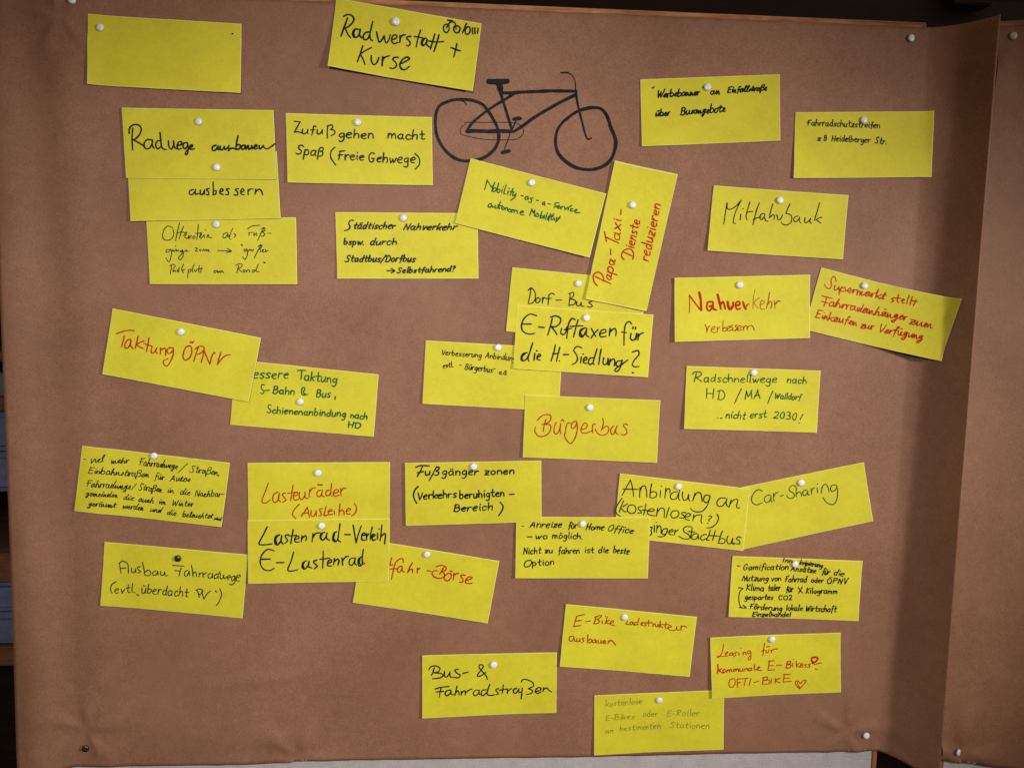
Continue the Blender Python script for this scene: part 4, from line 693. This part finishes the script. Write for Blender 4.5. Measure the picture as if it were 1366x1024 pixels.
def ribbon(pts, w, V2, Fc, step):
    """2-D ribbon with round ends and slightly uneven width; V2 gets (px, py, stroke lift)"""
    c = catmull(pts, step); c2 = [c[0]]
    for p in c[1:]:
        if np.linalg.norm(p - c2[-1]) > step * .25: c2.append(p)
    c = c2
    if len(c) < 2: c = [c[0], c[0] + np.array((w * .15, 0))]
    _sid[0] += 1; sid = _sid[0]; n = len(c); ph = random.random() * 50
    Ls = []; Rs = []
    for k in range(n):
        d = c[min(n - 1, k + 1)] - c[max(0, k - 1)]; L = np.linalg.norm(d); d = d / (L if L > 1e-9 else 1)
        f = k / (n - 1)
        ww = w * .5 * (1 + .16 * noise.noise(Vector((k * step / w * .35, ph, 0))) * 1.6) * (1 - .16 * max(0, (f - .8) / .2))
        N = np.array((-d[1], d[0])); Ls.append(c[k] + N * ww); Rs.append(c[k] - N * ww)
    base = len(V2); lift = (sid % 9) * .000012
    for a, b in zip(Ls, Rs): V2.append((a[0], a[1], lift)); V2.append((b[0], b[1], lift))
    for k in range(n - 1):
        a = base + 2 * k; Fc.append((a, a + 1, a + 3, a + 2))
    for end, s in ((0, -1), (n - 1, 1)):                      # round caps
        d = (c[1] - c[0]) if end == 0 else (c[-1] - c[-2]); d = d / max(1e-9, np.linalg.norm(d)) * s
        ww = np.linalg.norm(Ls[end] - Rs[end]) / 2; N = (Ls[end] - Rs[end]) / (2 * ww)
        idx = [base + 2 * end]
        for a in (45, 90, 135):
            q = c[end] + ww * (N * math.cos(math.radians(a)) + d * math.sin(math.radians(a)))
            V2.append((q[0], q[1], lift)); idx.append(len(V2) - 1)
        idx.append(base + 2 * end + 1); Fc.append(tuple(idx) if s > 0 else tuple(idx[::-1]))
def text_strokes(txt, x0, y0, x1, y1, xh, slant, joined):
    total = 0; gl = []
    for ch in txt:
        w_, s = GJ[ch] if joined and ch in GJ else GL[ch]; gl.append((total, w_, parse(s), ch)); total += w_ + (.7 if joined else 2.0)
    total -= 2
    D = np.array((x1 - x0, y1 - y0)); L = np.linalg.norm(D); D = D / L; U = np.array((D[1], -D[0]))
    kx = L / total; ky = xh / 10; out = []; prev = None
    for off, w_, strokes, ch in gl:
        jy = random.uniform(-.6, .6); js = random.uniform(.92, 1.08); jr = random.uniform(-.03, .03); tr = []
        for st in strokes:
            q = []
            for (a, b) in st:
                q_ = .75 if joined else .5; a += random.uniform(-q_, q_); b += random.uniform(-q_, q_)
                X = off + a; Y = b * js + jy
                q.append(np.array((x0, y0)) + D * (X * kx + (slant + jr) * Y * ky) + U * Y * ky)
            tr.append(q)
        if joined and ch.islower() and prev is not None and tr:
            if prev is not None: tr.insert(0, [prev, (prev + tr[0][-1 if False else 0]) / 2 + U * (-.8 * ky), tr[0][0]] if np.linalg.norm(prev - tr[0][0]) < 14 * max(kx, ky) else tr[0][:2])
        out += tr
        prev = None
        if tr and ch.islower():
            # the last long stroke ends the letter
            for st in (strokes[::-1]):
                if len(st) > 2: break
            k = len(strokes) - 1 - strokes[::-1].index(st); prev = tr[len(tr) - len(strokes) + k][-1]
            if ch in 'gpf\u00df': prev = None
    return out
NIB = {'black': 1.22, 'bike': 1.1, 'pencil': 1.0}
def write_mesh(spec, to3d):
    x0, y0, sc, ink, nib, entries = spec; V2 = []; Fc = []
    for e in entries:
        if isinstance(e, str): sts, w = parse(e), nib
        elif len(e) == 2: w, sts = e[0], parse(e[1])
        else: sts, w = text_strokes(*e), nib
        for st in sts:
            ribbon(st, w * NIB.get(ink, 1.12) * random.uniform(.93, 1.07), V2, Fc, 5.0)
    return [to3d(x0 + a * sc, y0 + b * sc, l) for a, b, l in V2], Fc

# bicycle drawn on the paper
def on_paper(px, py, l):
    h = 0
    for _ in range(2): x, v = bp(px, py, h); h = hp(x, v) + .0002 + l
    return W(x, v, h)
bx, by, bs, ent = BIKE
V, Fc = write_mesh((bx, by, bs, 'bike', 10, ent), on_paper)
mk('bicycle_drawing', V, Fc, M['bike'], paper, W(*bp(700, 170), 0))

# ------------------------------------------------------------------ cards
CARDO = {}
def invq(P4, IM, O, x, v):
    """position (s, t) of a board point within the quad P4"""
    q = np.array((x, v)); st = IM @ (q - O)
    for _ in range(3):
        s, t = st
        st = st + IM @ (q - (P4[0] * (1 - s) * (1 - t) + P4[1] * s * (1 - t) + P4[2] * s * t + P4[3] * (1 - s) * t))
    return st
LAY = .0012
for key, cor, layer, lift, label in CARDS:
    base = .0008 + layer * LAY
    lf = [l * (.0007 if key != 'super' else .001) for l in lift]
    sd = random.random() * 40
    pin = [(px, py) for k, px, py in PINS if k == key]
    cx, cv = bp(sum(p[0] for p in cor) / 4, sum(p[1] for p in cor) / 4, base)
    P4 = []
    for (px, py), l in zip(cor, lf):
        h = base
        for _ in range(40): x, v = bp(px, py, h); h = h * .75 + .25 * (hp(x, v) + max(base + l, hflap(x, v) + .0012))
        P4.append(np.array((x, v)))
    e1 = ((P4[1] - P4[0]) + (P4[2] - P4[3])) / 2; e2 = ((P4[3] - P4[0]) + (P4[2] - P4[1])) / 2
    IM = np.linalg.inv(np.array([e1, e2]).T); O = (sum(P4) / 4) - e1 / 2 - e2 / 2
    if pin: ps, pt = IM @ (np.array(bp(*pin[0], base + .002)) - O)
    else: ps, pt = .5, .1
    def hs(s, t, key=key, lf=lf, base=base, ps=ps, pt=pt, sd=sd):
        # each corner lifts on its own, growing with the square of the distance from the pin
        f = 0
        for l, (cs, ct) in zip(lf, ((0, 0), (1, 0), (1, 1), (0, 1))):
            ws = max(0, (s - ps) / (cs - ps)) if abs(cs - ps) > .02 else 0
            wt = max(0, (t - pt) / (ct - pt)) if abs(ct - pt) > .02 else 0
            f += l * min(1.2, (.55 * ws ** 1.7 + .45 * ws * wt) if ct < .5 else (.25 * wt + .75 * wt ** 1.5) * (.35 + .65 * ws))
        if key == 'super': f = max(0, (s - ps) / (1 - ps)) ** 1.7 * (lf[1] * (1 - t) + lf[2] * t) + .002 * max(0, t - pt) * (1 - s)
        f += .00025 * noise.noise(Vector((s * 3, t * 2, sd)))
        return base + f
    org = W(cx, cv, base)
    NS, NT = 26, 12; grid = []
    ss = [0, .004] + [k / NS for k in range(1, NS)] + [.996, 1]; tt = [0, .009] + [k / NT for k in range(1, NT)] + [.991, 1]
    for t in tt:
        row = []
        for s in ss:
            p = P4[0] * (1 - s) * (1 - t) + P4[1] * s * (1 - t) + P4[2] * s * t + P4[3] * (1 - s) * t
            if t in (0, 1) or s in (0, 1):
                q = .00022 * noise.noise(Vector((s * 90, t * 50, sd))); p = p + np.array((q, q))
            row.append(W(p[0], p[1], hp(p[0], p[1]) + max(hs(s, t), hflap(p[0], p[1]) + .0012)))
        grid.append(row)
    V, Fc, s0 = slab('c', grid, None, thick=.0004)
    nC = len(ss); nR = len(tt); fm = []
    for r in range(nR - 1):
        for c in range(nC - 1): fm.append(1 if (r in (0, nR - 2) or c in (0, nC - 2)) else 0)  # outermost ring of the front carries the painted rim highlight
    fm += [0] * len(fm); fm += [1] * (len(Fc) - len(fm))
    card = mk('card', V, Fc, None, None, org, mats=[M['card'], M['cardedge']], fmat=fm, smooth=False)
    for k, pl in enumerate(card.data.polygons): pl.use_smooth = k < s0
    tag(card, label, 'card', 'yellow cards pinned to the brown paper')
    def surf(px, py, l, P4=P4, key=key, hs=hs, IM=IM, O=O, base=base):
        h = base
        for _ in range(3 if key != 'super' else 25):
            x, v = bp(px, py, h); s, t = invq(P4, IM, O, x, v)
            h = (0 if key != 'super' else .5 * h) + (1 if key != 'super' else .5) * (hp(x, v) + max(hs(min(1, max(0, s)), min(1, max(0, t))), hflap(x, v) + .0012) + l)
        return W(x, v, h)
    CARDO[key] = (card, surf)
    for k2 in (key, key + '2'):
        if k2 in WR:
            V, Fc = write_mesh(WR[k2], lambda a, b, l: surf(a, b, l + .0002))
            mk('handwriting', V, Fc, M[WR[k2][3]], card, org)
# old pin hole in the blank card
c_, sf = CARDO['blank']
hv = [sf(310 + 1.5 * math.cos(a) * (1 + .3 * math.sin(3 * a)), 45.2 + 1.1 * math.sin(a), .00016) for a in [k * math.tau / 10 for k in range(10)]]
mk('pin_hole', hv, [tuple(range(9, -1, -1))], M['hole'], c_, c_.location)

# ------------------------------------------------------------------ pins
def pin_mesh(name, prof, mat, seg=20):
    V = []; Fc = []; FM = []
    n = len(prof)
    for (r, y) in prof:
        for k in range(seg):
            a = k * math.tau / seg; V.append((r * math.cos(a), -y, r * math.sin(a)))
    for i in range(n - 1):
        for k in range(seg):
            a = i * seg + k; b = i * seg + (k + 1) % seg
            Fc.append((a, b, b + seg, a + seg)); FM.append(1 if prof[i + 1][1] <= 0.0004 else 0)
    Fc.append(tuple(range(seg))); FM.append(1); Fc.append(tuple(range((n - 1) * seg, n * seg))[::-1]); FM.append(0)
    me = bpy.data.meshes.new(name); me.from_pydata(V, [], Fc); me.materials.append(mat); me.materials.append(M['steel'])
    me.polygons.foreach_set('material_index', FM); me.polygons.foreach_set('use_smooth', [True] * len(Fc)); me.update()
    import bmesh
    bm = bmesh.new(); bm.from_mesh(me); bmesh.ops.recalc_face_normals(bm, faces=bm.faces); bm.to_mesh(me); bm.free()
    return me
mm_ = .001
prof = [(.2 * mm_, -9 * mm_), (.55 * mm_, -7 * mm_), (.55 * mm_, .3 * mm_), (2.6 * mm_, .35 * mm_), (4.3 * mm_, .7 * mm_), (5.1 * mm_, 1.4 * mm_), (5.25 * mm_, 2.2 * mm_), (5.05 * mm_, 3.1 * mm_),
        (4.5 * mm_, 3.8 * mm_), (3.4 * mm_, 4.3 * mm_), (1.8 * mm_, 4.6 * mm_), (.3 * mm_, 4.7 * mm_)]
PM = {'w': pin_mesh('pin', prof, M['pin']), 'o': pin_mesh('pin', [(r * 1.06, y) for r, y in prof], M['pin_old'], 7), 'd': pin_mesh('pin', prof, M['pin_dark'])}
def put_pin(loc, kind, label, tilt=(0, 0), sc=1.0):
    o = bpy.data.objects.new('pin', PM[kind]); col.objects.link(o); o.location = loc; o.scale = (sc,) * 3
    o.rotation_euler = (tilt[0], random.uniform(0, 6), tilt[1])
    tag(o, label, 'pin', 'round headed pins in the pinboards'); return o
nice = {c[0]: c[4] for c in CARDS}
short = {'blank': 'the blank card', 'kurse': 'the tilted Radwerstatt + Kurse card', 'otter': 'the thin cursive card with the arrow', 'zufuss': 'the Zufu\u00dfgehen card', 'staedt': 'the St\u00e4dtischer Nahverkehr card',
 'mobility': 'the tilted green Mobility card', 'papa': 'the upright card with sideways red writing', 'werbe': 'the Werbebanner card', 'schutz': 'the Fahrradschutzstreifen card', 'mitfahr': 'the Mitfahrbank card', 'dorf': 'the Dorf-Bus card',
 'ruf': 'the E-Ruftaxen card', 'nah': 'the red Nahverkehr verbessern card', 'super': 'the tilted red Supermarkt card', 'takt': 'the red Taktung \u00d6PNV card', 'bessere': 'the green S-Bahn and Bus card', 'verb': 'the small-lettered Verbesserung card',
 'buerger': 'the red B\u00fcrgerbus card', 'schnell': 'the green Radschnellwege card', 'viel': 'the crammed five-line card at the left', 'lasten': 'the red Lastenr\u00e4der card', 'verleih': 'the black Lastenrad-Verleih card', 'fuss': 'the Fu\u00dfg\u00e4ngerzonen card',
 'anreize': 'the beste Option card', 'anbind': 'the Anbindung card', 'car': 'the green Car-Sharing card', 'ausbau': 'the Ausbau Fahrradwege card', 'boerse': 'the red B\u00f6rse card', 'gami': 'the crowded Klimataler card', 'lade': 'the thin red Ladestruktur card',
 'leasing': 'the card with the small red heart', 'bus': 'the Bus- & Fahrradstra\u00dfen card', 'kosten': 'the faint pencil card at the bottom'}
seen = 0
for key, px, py in PINS:
    kind = 'd' if key == 'ausbau' else 'w'
    loc = CARDO[key][1](px, py, .0035); loc = loc + Vector((0, .0035, 0))
    if key == 'radwege':
        lab = 'white pin near the top of the Radwege ausbauen card' if seen == 0 else 'white pin near the bottom edge of the Radwege ausbauen card'; seen += 1
    else: lab = ('dark bronze' if kind == 'd' else 'white') + ' pin holding ' + short[key]
    old = key in ('papa', 'car')
    sc = {'kurse': 1.06, 'ausbau': .95}.get(key, random.uniform(.93, 1.0))
    put_pin(loc, kind, lab, (random.uniform(-.15, .15), random.uniform(-.15, .15)), sc)
for px, py, kind, lab, tl, r in ((97, 1.5, 'w', 'white pin at the top left corner of the large brown paper', (.1, 0), 0), (1215.5, 51, 'w', 'white pin at the upper right corner of the left pinboard', (.1, .05), 0),
        (1156, 981, 'w', 'white pin at the lower right corner of the left pinboard', (0, 0), 0), (114, 997.5, 'd', 'dark bronze pin in the lower left corner of the large brown paper', (0, .1), 0),
        (1277.5, 1003, 'w', 'white pin in the puckered lower left corner of the right paper', (.25, .45), 1), (1352, 48, 'o', 'yellowed faceted pin near the top of the right paper', (.1, -.2), 1)):
    if r: x, v = bp(px, py, R0 + .005); loc = W(x, v, R0 + hp2(x, v) + .0004)
    else: x, v = bp(px, py, .005); loc = W(x, v, hp(x, v) + .0004)
    put_pin(loc, kind, lab, tl, 1.04 if r else .98)

# ------------------------------------------------------------------ the dim room behind
V, Fc = boxvf(-4, 4, -4, 2.2, -.1, 0); tag(mk('floor', V, Fc, M['floor'], None, Vector((0, 0, 0))), kind='structure')
wall = empty('wall', Vector((0, 1.6, 0))); wall['kind'] = 'structure'
z = 0.0
k = 0
while z < 3.2:
    hgt = .17
    V, Fc = boxvf(-4, 4, 1.6 + random.uniform(-.006, .006), 1.63, z + .003, z + hgt - .003, .003)
    mk('plank', V, Fc, M['darkwood'], wall, Vector((0, 1.6, z))); z += hgt; k += 1
# a shelf unit standing behind the board on the left
def px_box(px0, px1, py0, py1, h0, h1):
    x0, _ = bp(px0, (py0 + py1) / 2, h0); x1, _ = bp(px1, (py0 + py1) / 2, h0)
    _, v0 = bp((px0 + px1) / 2, py1, h0); _, v1 = bp((px0 + px1) / 2, py0, h0)
    return x0, x1, -h0, -h1, Z0 + v0, Z0 + v1
sx = -1.45; ex = -.72
shelf = empty('shelf_unit', Vector(((sx + ex) / 2, .55, 0)))
tag(shelf, 'dark wooden shelf unit in the dimness behind the left edge of the pinboard', 'shelf')
def zof(py, h=-.45): return Z0 + bp(8, py, h)[1]
Hh = -.45
for (pa, pb) in ((530, 548), (738, 776), (863, 888), (470, 482)):
    V, Fc = boxvf(sx, ex, .45, .85, zof(pb), zof(pa), .003); mk('shelf_board', V, Fc, M['shelfwood'], shelf, Vector(((sx + ex) / 2, .6, zof(pb))))
for xx in (sx - .02, ex):
    V, Fc = boxvf(xx, xx + .02, .45, .85, 0, 2.2, .002); mk('side_panel', V, Fc, M['darkwood'], shelf, Vector((xx, .6, 0)))
V, Fc = boxvf(sx, ex, .85, .86, 0, 2.2); mk('back_panel', V, Fc, M['darkwood'], shelf, Vector((sx, .85, 0)))
def cloth(name, z0, z1, label, cat, mat, n=2):
    import bmesh
    V = []; Fc = []
    hh = (z1 - z0) / n
    r = empty(name, Vector((-1.0, .6, z0)))
    for k in range(n):
        a, b = boxvf(-1.28 + k * .01, -.745, .455 + .004 * k, .8, z0 + k * hh + .001, z0 + (k + 1) * hh - .001, min(.012, hh * .4))
        mk('fold', a, b, mat, r, Vector((-1.0, .6, z0 + k * hh)), smooth=False)
    tag(r, label, cat, 'folded cloths on the shelves behind')
cloth('folded_cloth', zof(658), zof(549), 'tall stack of pale blue cloths on the shelf behind the left edge, upper one', 'cloth', M['cloth'])
V, Fc = boxvf(-1.28, -.745, .452, .8, zof(738) + .001, zof(738) + .012); 
cloth('folded_cloth', zof(862), zof(777), 'stack of pale blue cloths behind the left edge, lower one', 'cloth', M['cloth'])
V, Fc = boxvf(-1.28, -.745, .46, .8, zof(529), zof(498), .004)
tag(mk('metal_case', V, Fc, M['metal'], None, Vector((-1.0, .6, zof(529)))), 'flat grey metal case on the shelf above the blue cloths', 'case')
x0, v0 = bp(1272, 5, -1.53); x1, v1 = bp(1325, -14, -1.53)
V, Fc = boxvf(x0, x1, 1.53, 1.59, Z0 + v0, Z0 + v1 + .1, .004)
tag(mk('black_box', V, Fc, M['blackbox'], None, Vector((x0, 1.5, Z0 + v0))), 'black box on the dark wall above the gap between the boards', 'box')
